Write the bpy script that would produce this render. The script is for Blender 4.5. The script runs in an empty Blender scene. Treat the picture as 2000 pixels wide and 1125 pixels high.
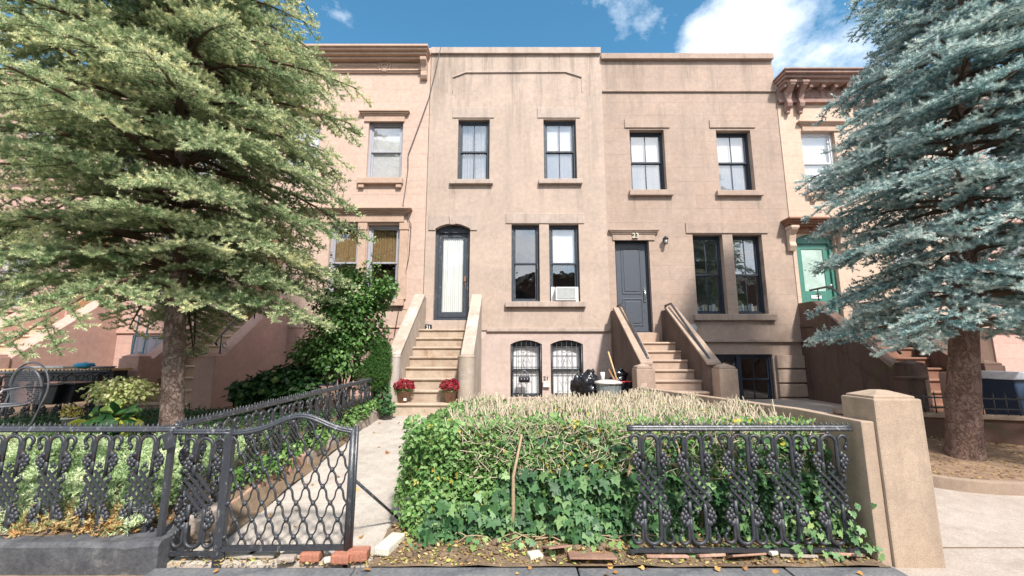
import bpy, math, random
import numpy as np
from mathutils import Vector, Matrix, noise
R = math.radians
random.seed(7); rng = np.random.default_rng(7)
S = bpy.context.scene; COL = S.collection
pi = math.pi

# ---------------------------------------------------------------- survey helpers
CH = 1.5; FP = 815.0; PT = R(8.96); SP, CP = math.sin(PT), math.cos(PT)
def ray(px, py):
    v = (562.5 - py) / FP; U = SP + v * CP; F = CP - v * SP
    return (px - 1000) / FP / F, U / F
def FX(px, py, Y=10.0): return ray(px, py)[0] * Y
def FZ(py, Y=10.0): return CH + ray(1000, py)[1] * Y
def gz(y): return min(max((y - 3.4) * .1125, 0), .45)

# ---------------------------------------------------------------- materials
def nt(m): return m.node_tree.nodes, m.node_tree.links
def newmat(name):
    m = bpy.data.materials.new(name); m.use_nodes = True
    n, l = nt(m); b = n['Principled BSDF']; return m, n, l, b
def noise_node(n, l, scale, vec=None, detail=6, rough=.6):
    t = n.new('ShaderNodeTexNoise'); t.inputs['Scale'].default_value = scale
    t.inputs['Detail'].default_value = detail; t.inputs['Roughness'].default_value = rough
    if vec is not None: l.new(vec, t.inputs['Vector'])
    return t
def ramp(n, l, src, stops):
    r = n.new('ShaderNodeValToRGB'); e = r.color_ramp.elements
    while len(e) < len(stops): e.new(.5)
    for i, (p, c) in enumerate(stops):
        e[i].position = p; e[i].color = (*c, 1) if len(c) == 3 else c
    l.new(src, r.inputs[0]); return r
def mix(n, l, fac, a, b, mode='MIX'):
    m = n.new('ShaderNodeMix'); m.data_type = 'RGBA'; m.blend_type = mode
    for s, v in ((m.inputs[0], fac), (m.inputs[6], a), (m.inputs[7], b)):
        if isinstance(v, (int, float)): s.default_value = v
        elif isinstance(v, tuple): s.default_value = (*v, 1)
        else: l.new(v, s)
    return m.outputs[2]
def math_node(n, l, op, a, b=None):
    m = n.new('ShaderNodeMath'); m.operation = op
    for s, v in ((m.inputs[0], a), (m.inputs[1], b)):
        if v is None: continue
        if isinstance(v, (int, float)): s.default_value = v
        else: l.new(v, s)
    return m.outputs[0]
def objvec(n): return n.new('ShaderNodeTexCoord').outputs['Object']
def mapping(n, l, vec, scale=(1, 1, 1), loc=(0, 0, 0)):
    m = n.new('ShaderNodeMapping'); l.new(vec, m.inputs[0]); m.inputs['Scale'].default_value = scale
    m.inputs['Location'].default_value = loc; return m.outputs[0]
def bump(n, l, b, h, strength=.3, dist=.01):
    k = n.new('ShaderNodeBump'); k.inputs['Strength'].default_value = strength; k.inputs['Distance'].default_value = dist
    l.new(h, k.inputs['Height']); l.new(k.outputs[0], b.inputs['Normal']); return k

def stone(name, c, c2=None, cracks=0, drips=(), spot=None, scale=1.5, rough=.9, bs=.35, grain=130, streak=None, streakamt=.5, joints=None, topmask=None):
    m, n, l, b = newmat(name); v = objvec(n)
    c2 = c2 or tuple(x * .8 for x in c)
    t = noise_node(n, l, scale, v); r = ramp(n, l, t.outputs['Fac'], [(.3, c), (.7, c2)]); col = r.outputs[0]
    g = noise_node(n, l, grain, v, 3); gg = ramp(n, l, g.outputs['Fac'], [(.3, (.78,) * 3), (.7, (1.16,) * 3)])
    col = mix(n, l, 1.0, col, gg.outputs[0], 'MULTIPLY')
    h = g.outputs['Fac']
    mid = noise_node(n, l, 9, v, 5, .7); mm = ramp(n, l, mid.outputs['Fac'], [(.35, (.9,) * 3), (.65, (1.07,) * 3)])
    col = mix(n, l, 1.0, col, mm.outputs[0], 'MULTIPLY')
    if spot:
        t2 = noise_node(n, l, 3.2, mapping(n, l, v, (1, 1, 1), (5, 3, 1)), 8, .7)
        col = mix(n, l, ramp(n, l, t2.outputs['Fac'], [(.55, (0,) * 3), (.68, (.8,) * 3)]).outputs[0], col, spot)
    if streak:
        t3 = noise_node(n, l, 1.0, mapping(n, l, v, (3.2, 3.2, .28), (2, 7, 0)), 7, .68)
        f = ramp(n, l, t3.outputs['Fac'], [(.5, (0,) * 3), (.72, (streakamt,) * 3)]).outputs[0]
        if topmask:
            s = n.new('ShaderNodeSeparateXYZ'); l.new(v, s.inputs[0])
            mr = n.new('ShaderNodeMapRange'); l.new(s.outputs[2], mr.inputs[0])
            mr.inputs[1].default_value = topmask[0]; mr.inputs[2].default_value = topmask[1]
            mr.inputs[3].default_value = .12; mr.inputs[4].default_value = 1.5
            f = mix(n, l, 1.0, f, mr.outputs[0], 'MULTIPLY')
        col = mix(n, l, f, col, streak)
    if cracks:
        ck = noise_node(n, l, 1.1, mapping(n, l, v, (1, 1, 1), (9, 1, 4)), 9, .62)
        dd = math_node(n, l, 'ABSOLUTE', math_node(n, l, 'SUBTRACT', ck.outputs['Fac'], .5))
        line = ramp(n, l, dd, [(.0015, (1,) * 3), (.0035, (0,) * 3)]).outputs[0]
        mk = noise_node(n, l, .9, mapping(n, l, v, (1, 1, 1), (3, 8, 2)), 2)
        col = mix(n, l, mix(n, l, 1.0, line, ramp(n, l, mk.outputs['Fac'], [(.5, (0,) * 3), (.6, (cracks,) * 3)]).outputs[0], 'MULTIPLY'), col, (.2, .15, .12))
        pt = noise_node(n, l, .7, mapping(n, l, v, (1, 1, 1.6), (1, 2, 3)), 3, .5)
        col = mix(n, l, 1.0, col, ramp(n, l, pt.outputs['Fac'], [(.42, (1.02, 1.01, 1.0)), (.47, (.97, .965, .96)), (.58, (.95, .95, .95)), (.63, (1.02, 1.0, .99))]).outputs[0], 'MULTIPLY')
    for (dx_, dz_, dl_, dw_) in drips:
        s_ = n.new('ShaderNodeSeparateXYZ'); l.new(v, s_.inputs[0])
        wv = noise_node(n, l, 1, mapping(n, l, v, (26, 1, 1.2)), 3)
        mx = n.new('ShaderNodeMapRange'); l.new(math_node(n, l, 'ABSOLUTE', math_node(n, l, 'SUBTRACT', s_.outputs[0], dx_)), mx.inputs[0]); mx.inputs[1].default_value = dw_; mx.inputs[2].default_value = dw_ * .3; mx.inputs[3].default_value = 0; mx.inputs[4].default_value = 1
        mz = n.new('ShaderNodeMapRange'); l.new(math_node(n, l, 'SUBTRACT', dz_, s_.outputs[2]), mz.inputs[0]); mz.inputs[1].default_value = 0; mz.inputs[2].default_value = dl_; mz.inputs[3].default_value = 1; mz.inputs[4].default_value = 0
        gt = math_node(n, l, 'GREATER_THAN', dz_, s_.outputs[2])
        f_ = math_node(n, l, 'MULTIPLY', math_node(n, l, 'MULTIPLY', mx.outputs[0], mz.outputs[0]), math_node(n, l, 'MULTIPLY', gt, ramp(n, l, wv.outputs['Fac'], [(.38, (0,) * 3), (.62, (.6,) * 3)]).outputs[0]))
        col = mix(n, l, f_, col, (.17, .135, .11))
    if joints:
        bw, bh, off = joints
        s = n.new('ShaderNodeSeparateXYZ'); l.new(v, s.inputs[0])
        cb = n.new('ShaderNodeCombineXYZ'); l.new(s.outputs[0], cb.inputs[0])
        l.new(math_node(n, l, 'ADD', s.outputs[2], off), cb.inputs[1])
        wob = noise_node(n, l, 2.0, v, 2)
        br = n.new('ShaderNodeTexBrick'); l.new(cb.outputs[0], br.inputs['Vector'])
        br.inputs['Scale'].default_value = 1; br.inputs['Brick Width'].default_value = bw; br.inputs['Row Height'].default_value = bh
        br.inputs['Mortar Size'].default_value = .0045; br.inputs['Mortar Smooth'].default_value = .3
        br.inputs['Color1'].default_value = (1.04,) * 3 + (1,); br.inputs['Color2'].default_value = (.975, .97, .965, 1); br.inputs['Mortar'].default_value = (.66, .63, .61, 1)
        fade = ramp(n, l, wob.outputs['Fac'], [(.38, (.25,) * 3), (.6, (1,) * 3)]).outputs[0]
        bc = mix(n, l, fade, (1., 1., 1.), br.outputs['Color'])
        col = mix(n, l, 1.0, col, bc, 'MULTIPLY')
        h = math_node(n, l, 'SUBTRACT', math_node(n, l, 'MULTIPLY', g.outputs['Fac'], .5), br.outputs['Fac'])
    l.new(col, b.inputs['Base Color']); b.inputs['Roughness'].default_value = rough
    b.inputs['Specular IOR Level'].default_value = .3
    bump(n, l, b, h, bs, .006); return m
def paint(name, c, rough=.45, metal=0, chip=None, chipamt=.6, bs=.4, grain=45, spec=.5):
    m, n, l, b = newmat(name); v = objvec(n)
    t = noise_node(n, l, grain, v, 6, .65)
    col = ramp(n, l, t.outputs['Fac'], [(.3, tuple(x * .75 for x in c)), (.7, tuple(min(1, x * 1.25) for x in c))]).outputs[0]
    if chip:
        t2 = noise_node(n, l, 28, mapping(n, l, v, (1, 1, .35)), 8, .75)
        col = mix(n, l, ramp(n, l, t2.outputs['Fac'], [(.58, (0,) * 3), (.64, (chipamt,) * 3)]).outputs[0], col, chip)
    l.new(col, b.inputs['Base Color']); b.inputs['Roughness'].default_value = rough; b.inputs['Metallic'].default_value = metal
    b.inputs['Specular IOR Level'].default_value = spec
    bump(n, l, b, t.outputs['Fac'], bs, .004); return m
def leafmat(name, stops, trans=.25, rough=.5, spec=.35):
    m, n, l, b = newmat(name)
    a = n.new('ShaderNodeAttribute'); a.attribute_name = 'tone'
    r = ramp(n, l, a.outputs['Fac'], stops)
    l.new(r.outputs[0], b.inputs['Base Color']); b.inputs['Roughness'].default_value = rough; b.inputs['Specular IOR Level'].default_value = spec
    if trans:
        tr = n.new('ShaderNodeBsdfTranslucent'); l.new(r.outputs[0], tr.inputs[0])
        ms = n.new('ShaderNodeMixShader'); ms.inputs[0].default_value = trans
        l.new(b.outputs[0], ms.inputs[1]); l.new(tr.outputs[0], ms.inputs[2]); l.new(ms.outputs[0], n['Material Output'].inputs[0])
    return m
def glassmat(name, base=.1, tint=(1, 1, 1), wav=.15):
    m, n, l, b = newmat(name); n.remove(b); v = objvec(n)
    g = n.new('ShaderNodeBsdfGlossy'); g.inputs['Roughness'].default_value = .01
    t = n.new('ShaderNodeBsdfTransparent'); t.inputs[0].default_value = (*tint, 1)
    ns = noise_node(n, l, 2.2, v, 2); k = n.new('ShaderNodeBump'); k.inputs['Strength'].default_value = wav; k.inputs['Distance'].default_value = .02
    l.new(ns.outputs['Fac'], k.inputs['Height']); l.new(k.outputs[0], g.inputs['Normal'])
    lw = n.new('ShaderNodeLayerWeight'); f = math_node(n, l, 'ADD', math_node(n, l, 'MULTIPLY', math_node(n, l, 'POWER', lw.outputs['Facing'], 4), .8), base)
    ms = n.new('ShaderNodeMixShader'); l.new(f, ms.inputs[0]); l.new(t.outputs[0], ms.inputs[1]); l.new(g.outputs[0], ms.inputs[2])
    l.new(ms.outputs[0], n['Material Output'].inputs[0]); return m

def barkmat(name, c, c2, c3):
    m, n, l, b = newmat(name); v = objvec(n)
    vo = n.new('ShaderNodeTexVoronoi'); vo.feature = 'DISTANCE_TO_EDGE'; vo.inputs['Scale'].default_value = 19
    w = noise_node(n, l, 9, v, 4); 
    vv = mix(n, l, .2, mapping(n, l, v, (1, 1, .33)), w.outputs['Color'])
    l.new(vv, vo.inputs['Vector'])
    f = ramp(n, l, vo.outputs['Distance'], [(.0, (0,) * 3), (.13, (1,) * 3)])
    t = noise_node(n, l, 5, v, 6, .7); base = ramp(n, l, t.outputs['Fac'], [(.35, c), (.65, c2)]).outputs[0]
    col = mix(n, l, f.outputs[0], c3, base)
    l.new(col, b.inputs['Base Color']); b.inputs['Roughness'].default_value = .95
    fine = noise_node(n, l, 60, v, 5)
    h = math_node(n, l, 'ADD', math_node(n, l, 'MULTIPLY', fine.outputs['Fac'], .35), f.outputs[0])
    bump(n, l, b, h, .7, .015); return m

MT = {}
MT['house21'] = stone('stucco_tan', (.50, .395, .33), (.44, .345, .285), streak=(.17, .14, .115), streakamt=.62, topmask=(4.2, 9.2), cracks=.7, scale=.8, drips=[(FX(a, b) - .11, FZ(b) - .45, c, d) for a, b, c, d in ((884, 361, .9, .1), (958, 361, .7, .12), (1057, 360, .8, .1), (1131, 360, 1.0, .13), (1010, 107, 2.6, .32), (1085, 107, 1.7, .2), (1150, 107, 2.9, .14), (995, 600, .6, .15), (1135, 600, .7, .12), (950, 107, 1.2, .2))])
MT['house21low'] = stone('stucco_pinkish', (.56, .445, .40), (.50, .395, .35), scale=.9, streak=(.45, .33, .27), streakamt=.5, cracks=.4)
MT['house23'] = stone('brownstone_tan', (.44, .335, .275), (.38, .285, .23), streak=(.21, .165, .135), streakamt=.55, topmask=(3, 9.5), scale=.9, cracks=.35, drips=[(FX(a, b) - 4.63, FZ(b) - .45, c, d) for a, b, c, d in ((1236, 383, .6, .1), (1306, 383, .8, .1), (1406, 383, .7, .1), (1482, 383, .6, .12), (1240, 118, 1.0, .3), (1350, 118, .8, .2), (1460, 118, 1.1, .25), (1362, 626, .5, .12), (1508, 626, .6, .12))], joints=(1.55, .362, .07))
MT['house19'] = stone('brownstone_orange', (.57, .42, .345), (.50, .365, .30), scale=.8, joints=(1.5, .362, .12))
MT['trim19'] = stone('trim_orange', (.52, .37, .285), (.45, .315, .24), scale=2)
MT['house17'] = stone('stucco_salmon', (.54, .355, .30), (.47, .305, .26), scale=.8, joints=(1.5, .362, .2))
MT['stoop19'] = stone('stoop_pink', (.56, .355, .295), (.49, .31, .255), scale=1.5)
MT['step19'] = stone('step_cream', (.62, .46, .345), (.54, .39, .29), scale=2.5)
MT['house25'] = stone('brownstone_peach', (.61, .46, .36), (.53, .395, .31), scale=.8, joints=(1.6, .362, .12))
MT['cornice25'] = stone('cornice_mauve', (.36, .24, .20), (.27, .165, .14), spot=(.5, .42, .37), scale=4)
MT['trim21'] = stone('trim_tan', (.485, .39, .335), (.42, .335, .285), streak=(.15, .12, .1), streakamt=.6, scale=2)
MT['trim23'] = stone('trim_brown', (.43, .325, .265), (.375, .28, .225), streak=(.16, .12, .1), streakamt=.5, scale=2)
MT['stoop21'] = stone('stoop_cement', (.47, .39, .325), (.37, .30, .24), spot=(.52, .47, .43), streak=(.60, .57, .55), streakamt=.7, scale=2)
MT['step21'] = stone('step_stone', (.50, .40, .31), (.38, .29, .22), spot=(.27, .17, .10), scale=3, grain=90)
MT['stoop23'] = stone('stoop_brown_shaded', (.16, .115, .098), (.12, .085, .072), streak=(.07, .05, .045), streakamt=.95, scale=1.5)  # weathered brown, darkened further: shade of the left-facing walls put into colour and streaks
MT['newel23'] = stone('newel_brown', (.43, .325, .255), (.36, .265, .205), streak=(.2, .15, .12), streakamt=.5, scale=1.5)
MT['step23'] = stone('step_tan', (.48, .36, .28), (.42, .31, .24), scale=3)
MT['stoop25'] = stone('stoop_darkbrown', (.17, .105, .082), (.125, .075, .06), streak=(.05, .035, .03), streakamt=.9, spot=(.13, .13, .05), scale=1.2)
MT['step25'] = stone('step_red', (.31, .16, .11), (.22, .115, .08), scale=3)
MT['pillar'] = stone('pillar_cement', (.47, .355, .265), (.39, .29, .215), spot=(.33, .25, .19), streak=(.20, .155, .12), streakamt=.6, grain=170, bs=.6, scale=2)
MT['lowwall'] = stone('lowwall_brown', (.13, .075, .055), (.10, .06, .045), scale=2, spot=(.07, .085, .04))
MT['coping'] = stone('coping', (.36, .27, .2), (.3, .22, .17), scale=2)
MT['concrete'] = stone('driveway_concrete', (.45, .38, .33), (.37, .31, .265), spot=(.30, .25, .21), scale=1.2, grain=100)
MT['pathstone'] = stone('path_bluestone', (.50, .445, .39), (.39, .34, .295), spot=(.28, .24, .2), scale=2.2, grain=80, bs=.5)
MT['sidewalk'] = stone('sidewalk_grey', (.17, .165, .165), (.26, .245, .23), spot=(.07, .07, .085), scale=2.5, grain=60, bs=.7)
MT['blackstone'] = stone('painted_black_stone', (.055, .055, .062), (.12, .12, .125), spot=(.24, .23, .22), scale=6, grain=35, bs=.9, rough=.75)
MT['greyedge'] = stone('grey_edge', (.10, .105, .115), (.19, .185, .185), spot=(.035, .04, .05), scale=6, grain=40, bs=.9)
MT['soil'] = stone('soil', (.13, .09, .06), (.22, .155, .10), spot=(.30, .23, .15), scale=7, grain=55, bs=1.0)
MT['mulch'] = stone('mulch', (.20, .125, .08), (.30, .20, .13), spot=(.10, .06, .04), scale=9, grain=60, bs=1.0)
MT['redstone'] = stone('red_sandstone', (.33, .18, .13), (.42, .27, .2), spot=(.45, .38, .32), scale=5, grain=50, bs=.8)
MT['rust'] = stone('rusty_plate', (.27, .15, .11), (.35, .21, .15), spot=(.40, .22, .09), scale=6, grain=70, bs=.5)
MT['brick'] = stone('brick_red', (.42, .17, .11), (.35, .15, .10), spot=(.5, .36, .28), scale=12, grain=60, bs=.8)
MT['whitestone'] = stone('white_stone', (.66, .62, .52), (.56, .52, .44), scale=8, grain=60, bs=.7)
MT['kerb'] = stone('kerb_stone', (.40, .34, .29), (.32, .26, .22), spot=(.22, .17, .13), scale=5, grain=50, bs=.8)
MT['iron'] = paint('black_iron', (.027, .030, .037), .45, 0, chip=(.20, .11, .07), chipamt=.5, bs=.9, grain=50, spec=.7)
MT['ironrail'] = paint('black_rail', (.030, .033, .041), .4, 0, chip=(.35, .34, .34), chipamt=.5, bs=.7, grain=40, spec=.9)
MT['chair'] = paint('grey_mesh_metal', (.25, .25, .28), .4, .3)
MT['blackplastic'] = paint('black_plastic', (.012, .012, .017), .35, grain=20, bs=.1)
MT['oldframe'] = paint('worn_blueblack_paint', (.035, .045, .06), .55, chip=(.33, .27, .21), chipamt=.7, bs=.8, grain=30)
MT['navyframe'] = paint('navy_frame', (.028, .036, .052), .4, bs=.15)
MT['greyframe'] = paint('grey_frame', (.36, .36, .40), .45, bs=.15)
MT['whiteframe'] = paint('white_frame', (.68, .68, .7), .4, bs=.1)
MT['door23'] = paint('slate_door', (.075, .085, .105), .4, bs=.12)
MT['green'] = paint('green_door', (.06, .20, .155), .4, bs=.15)
MT['chrome'] = paint('satin_nickel', (.72, .7, .68), .25, 1, bs=.05)
MT['white'] = paint('white_plastic', (.72, .72, .70), .4, bs=.08)
MT['lightgrey'] = paint('light_grey_plastic', (.45, .47, .47), .5, bs=.1)
MT['galv'] = paint('galvanised', (.36, .42, .44), .42, .65, chip=(.35, .2, .12), chipamt=.2, bs=.35)
MT['rustlid'] = paint('rusty_lid', (.62, .58, .54), .5, .2, chip=(.34, .14, .07), chipamt=.95, bs=.3, grain=15)
MT['wood'] = paint('wood', (.55, .37, .19), .6, bs=.2)
MT['darkwood'] = paint('darkwood', (.28, .14, .07), .6, bs=.2)
MT['bluepole'] = paint('blue_pole', (.16, .29, .36), .5)
MT['tableblack'] = paint('tableblack', (.02, .02, .024), .5)
MT['greenpot'] = paint('green_pot', (.03, .14, .11), .45)
MT['greypot'] = paint('grey_pot', (.3, .3, .3), .6)
MT['bluebin'] = paint('blue_bin', (.03, .06, .12), .45)
MT['basket'] = paint('basket_weave', (.33, .19, .13), .7, chip=(.12, .06, .04), chipamt=.8, bs=.9, grain=60)
MT['cable'] = paint('cable', (.08, .07, .065), .6)
MT['redpaint'] = paint('red_paint', (.5, .05, .06), .5)
MT['bluecloth'] = paint('blue_cloth', (.03, .3, .5), .6)
MT['glass'] = glassmat('window_glass', .22, wav=.08)
MT['glassold'] = glassmat('old_glass', .20, wav=.3)
MT['glassclear'] = glassmat('clear_glass', .04)
def clothmat(name, c, foldscale=26):
    m, n, l, b = newmat(name); v = objvec(n)
    w = noise_node(n, l, 1, mapping(n, l, v, (foldscale, 1, .6)), 3)
    l.new(ramp(n, l, w.outputs['Fac'], [(.3, tuple(x * .82 for x in c)), (.7, c)]).outputs[0], b.inputs['Base Color'])
    b.inputs['Roughness'].default_value = .9; bump(n, l, b, w.outputs['Fac'], .5, .03); return m
MT['blind'] = clothmat('white_blind', (.85, .85, .86), 3)
MT['lace'] = clothmat('lace_curtain', (.68, .70, .68), 30)
MT['greycurtain'] = clothmat('grey_curtain', (.36, .38, .42), 14)
MT['tancurtain'] = clothmat('tan_curtain', (.42, .28, .13), 9)
MT['greysheet'] = clothmat('grey_sheet', (.12, .12, .15), 7)
MT['frost'] = paint('frosted_glass', (.40, .52, .46), .25, bs=.05, grain=3)
MT['dark'] = paint('dark_interior', (.015, .016, .018), .8)
MT['roomwall'] = paint('room_wall', (.30, .34, .33), .8, bs=.05)
MT['bark1'] = barkmat('bark_grey_brown', (.22, .14, .11), (.34, .26, .225), (.13, .075, .055))
MT['bark2'] = barkmat('bark_red_brown', (.19, .105, .08), (.28, .19, .15), (.12, .065, .048))
MT['twig'] = paint('twig_brown', (.12, .075, .045), .8)
MT['deadtwig'] = paint('dead_twig', (.56, .47, .35), .8, grain=12)
MT['vine'] = paint('vine_stem', (.36, .26, .16), .8)
def plasticbag():
    m, n, l, b = newmat('black_bag'); v = objvec(n)
    b.inputs['Base Color'].default_value = (.012, .013, .017, 1); b.inputs['Roughness'].default_value = .22
    t = noise_node(n, l, 6, v, 3, .5); bump(n, l, b, t.outputs['Fac'], .9, .06); return m
MT['bag'] = plasticbag()
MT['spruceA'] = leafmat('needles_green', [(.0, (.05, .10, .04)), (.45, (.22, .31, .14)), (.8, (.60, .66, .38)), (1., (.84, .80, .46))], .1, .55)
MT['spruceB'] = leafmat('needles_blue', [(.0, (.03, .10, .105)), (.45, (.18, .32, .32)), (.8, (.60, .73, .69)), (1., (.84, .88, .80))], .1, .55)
MT['juniper'] = leafmat('juniper', [(.0, (.55, .28, .10)), (.22, (.55, .45, .22)), (.36, (.16, .28, .10)), (.65, (.46, .58, .30)), (1., (.78, .82, .55))], .2, .6)
MT['darkcover'] = leafmat('darkcover', [(.0, (.015, .05, .015)), (1., (.05, .13, .04))], .15)
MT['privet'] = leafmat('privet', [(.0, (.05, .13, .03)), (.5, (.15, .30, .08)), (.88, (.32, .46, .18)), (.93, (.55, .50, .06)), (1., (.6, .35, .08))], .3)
MT['ivy'] = leafmat('ivy', [(.0, (.014, .055, .022)), (.6, (.08, .18, .065)), (.9, (.22, .34, .13)), (1., (.25, .33, .10))], .12, .5, .35)
MT['shrub'] = leafmat('shrub', [(.0, (.025, .08, .02)), (.6, (.10, .22, .05)), (1., (.30, .44, .15))], .3, .45)
MT['darkshrub'] = leafmat('darkshrub', [(.0, (.012, .04, .012)), (.8, (.05, .12, .03)), (1., (.14, .2, .05))], .2, .45)
MT['conifer'] = leafmat('conifer', [(.0, (.02, .07, .015)), (.6, (.06, .15, .03)), (1., (.17, .26, .05))], .1)
MT['variegated'] = leafmat('variegated', [(.0, (.28, .36, .09)), (.5, (.58, .62, .24)), (1., (.78, .74, .42))], .3)
MT['hosta'] = leafmat('hosta', [(.0, (.02, .08, .02)), (.6, (.06, .16, .05)), (.8, (.5, .5, .1)), (1., (.55, .52, .12))], .2)
MT['mum'] = leafmat('mum', [(.0, (.13, .003, .01)), (.7, (.33, .008, .025)), (1., (.45, .04, .07))], .15)
MT['litter'] = leafmat('litter', [(.0, (.16, .09, .04)), (.5, (.42, .27, .10)), (.75, (.55, .42, .2)), (.85, (.25, .36, .08)), (1., (.5, .5, .12))], .1, .7)
MT['orangeleaf'] = leafmat('orangeleaf', [(.0, (.4, .18, .06)), (1., (.62, .36, .12))], .2, .6)
MT['yellowflower'] = leafmat('yellowflower', [(.0, (.7, .5, .02)), (1., (.8, .7, .3))], .2, .6)
MT['asphalt'] = stone('asphalt', (.05, .05, .052), (.07, .07, .07), scale=3, grain=60)

# ---------------------------------------------------------------- mesh helpers
class MB:
    def __init__(s): s.v = []; s.f = []; s.sm = []
    def add(s, vs, fs, smooth=False):
        o = len(s.v); s.v += [tuple(p) for p in vs]; s.f += [tuple(i + o for i in f) for f in fs]; s.sm += [smooth] * len(fs); return s
    def box(s, x0, x1, y0, y1, z0, z1):
        return s.add([(x, y, z) for x in (x0, x1) for y in (y0, y1) for z in (z0, z1)],
                     [(0, 1, 3, 2), (4, 6, 7, 5), (0, 4, 5, 1), (2, 3, 7, 6), (0, 2, 6, 4), (1, 5, 7, 3)])
    def prism(s, pts, y0, y1, axis='y'):
        # polygon given in (x,z) extruded along y; axis 'x': polygon in (y,z) extruded along x
        n = len(pts)
        if axis == 'y': A = [(p[0], y0, p[1]) for p in pts]; B = [(p[0], y1, p[1]) for p in pts]
        elif axis == 'x': A = [(y0, p[0], p[1]) for p in pts]; B = [(y1, p[0], p[1]) for p in pts]
        else: A = [(p[0], p[1], y0) for p in pts]; B = [(p[0], p[1], y1) for p in pts]
        return s.add(A + B, [tuple(range(n))[::-1], tuple(range(n, 2 * n))] + [(i, (i + 1) % n, n + (i + 1) % n, n + i) for i in range(n)])
    def tube(s, path, r, n=6, closed=False, flat=1.0, ref=(0, 1, 0)):
        P = [Vector(p) for p in path]; m = len(P); rs = r if isinstance(r, (list, tuple)) else [r] * m
        vs = []; up = None
        for i, p in enumerate(P):
            if closed: t = P[(i + 1) % m] - P[i - 1]
            else: t = P[min(i + 1, m - 1)] - P[max(i - 1, 0)]
            t = t.normalized() if t.length > 1e-9 else Vector((0, 0, 1))
            rf = Vector(ref)
            if abs(t.dot(rf)) > .95: rf = Vector((1, 0, 0)) if abs(t.x) < .9 else Vector((0, 0, 1))
            if up is not None: rf = up
            a = (rf - t * rf.dot(t))
            a = a.normalized() if a.length > 1e-6 else t.orthogonal().normalized()
            up = a; b = t.cross(a)
            for k in range(n):
                an = 2 * pi * (k + .5) / n
                vs.append(p + (a * math.cos(an) * flat + b * math.sin(an)) * rs[i])
        fs = []
        for i in range(m if closed else m - 1):
            j = (i + 1) % m
            for k in range(n): fs.append((i * n + k, i * n + (k + 1) % n, j * n + (k + 1) % n, j * n + k))
        if not closed: fs += [tuple(range(n))[::-1], tuple(range((m - 1) * n, m * n))]
        return s.add(vs, fs, n > 4)
    def lathe(s, prof, c, n=16, ax=(0, 0, 1), caps=True):
        vs = []; fs = []; m = len(prof)
        q = Vector((0, 0, 1)).rotation_difference(Vector(ax)); c = Vector(c)
        for r, z in prof:
            for k in range(n):
                a = 2 * pi * k / n; vs.append(c + q @ Vector((r * math.cos(a), r * math.sin(a), z)))
        for i in range(m - 1):
            for k in range(n): fs.append((i * n + k, i * n + (k + 1) % n, (i + 1) * n + (k + 1) % n, (i + 1) * n + k))
        if caps: fs += [tuple(range(n))[::-1], tuple(range((m - 1) * n, m * n))]
        return s.add(vs, fs, True)
    def blob(s, c, r, seed=0, amp=.15, nu=8, nv=6):
        c = Vector(c); r = (r, r, r) if isinstance(r, (int, float)) else r
        vs = []; fs = []
        for j in range(nv + 1):
            th = pi * j / nv
            for i in range(nu):
                ph = 2 * pi * i / nu; d = Vector((math.sin(th) * math.cos(ph), math.sin(th) * math.sin(ph), math.cos(th)))
                k = 1 + amp * noise.noise(d * 2.3 + Vector((seed * 3.1, seed, 0))) * 2
                vs.append(c + Vector((d.x * r[0], d.y * r[1], d.z * r[2])) * k)
        for j in range(nv):
            for i in range(nu): fs.append((j * nu + i, (j + 1) * nu + i, (j + 1) * nu + (i + 1) % nu, j * nu + (i + 1) % nu))
        return s.add(vs, fs, True)
    def build(s, name, mat, parent=None, bevel=0, local=False):
        me = bpy.data.meshes.new(name); vs = s.v
        if parent is not None and not local:
            o = ORG[parent.name]; vs = [(x - o[0], y - o[1], z - o[2]) for x, y, z in vs]
        me.from_pydata(vs, [], s.f); me.polygons.foreach_set('use_smooth', s.sm)
        me.materials.append(MT[mat] if isinstance(mat, str) else mat)
        ob = bpy.data.objects.new(name, me); COL.objects.link(ob)
        if parent is not None: ob.parent = parent; ORG[ob.name] = ORG[parent.name]
        else: ORG[ob.name] = (0, 0, 0)
        if bevel:
            import bmesh
            bm = bmesh.new(); bm.from_mesh(me); bmesh.ops.recalc_face_normals(bm, faces=bm.faces)
            es = [e for e in bm.edges if len(e.link_faces) == 2 and e.calc_face_angle(0) > .6]
            bmesh.ops.bevel(bm, geom=es, offset=bevel, segments=2, profile=.6, affect='EDGES', clamp_overlap=True)
            bm.to_mesh(me); bm.free()
        return ob
ORG = {}
def tag(o, label=None, cat=None, group=None, kind=None):
    if label: o['label'] = label
    if cat: o['category'] = cat
    if group: o['group'] = group
    if kind: o['kind'] = kind
    return o
def empty(name, loc, label, cat, group=None, rz=0):
    o = bpy.data.objects.new(name, None); COL.objects.link(o); o.location = loc; o.rotation_euler = (0, 0, rz); o.empty_display_size = .2
    ORG[o.name] = tuple(loc); return tag(o, label, cat, group)
def setorg(ob, loc):
    """move a parentless mesh's origin to loc"""
    me = ob.data; co = np.empty(len(me.vertices) * 3); me.vertices.foreach_get('co', co)
    co = co.reshape(-1, 3) - np.array(loc); me.vertices.foreach_set('co', co.ravel()); ob.location = loc; return ob
def copy_tree(o, parent=None):
    c = o.copy(); COL.objects.link(c); c.parent = parent
    for ch in list(o.children): copy_tree(ch, c)
    return c
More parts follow.
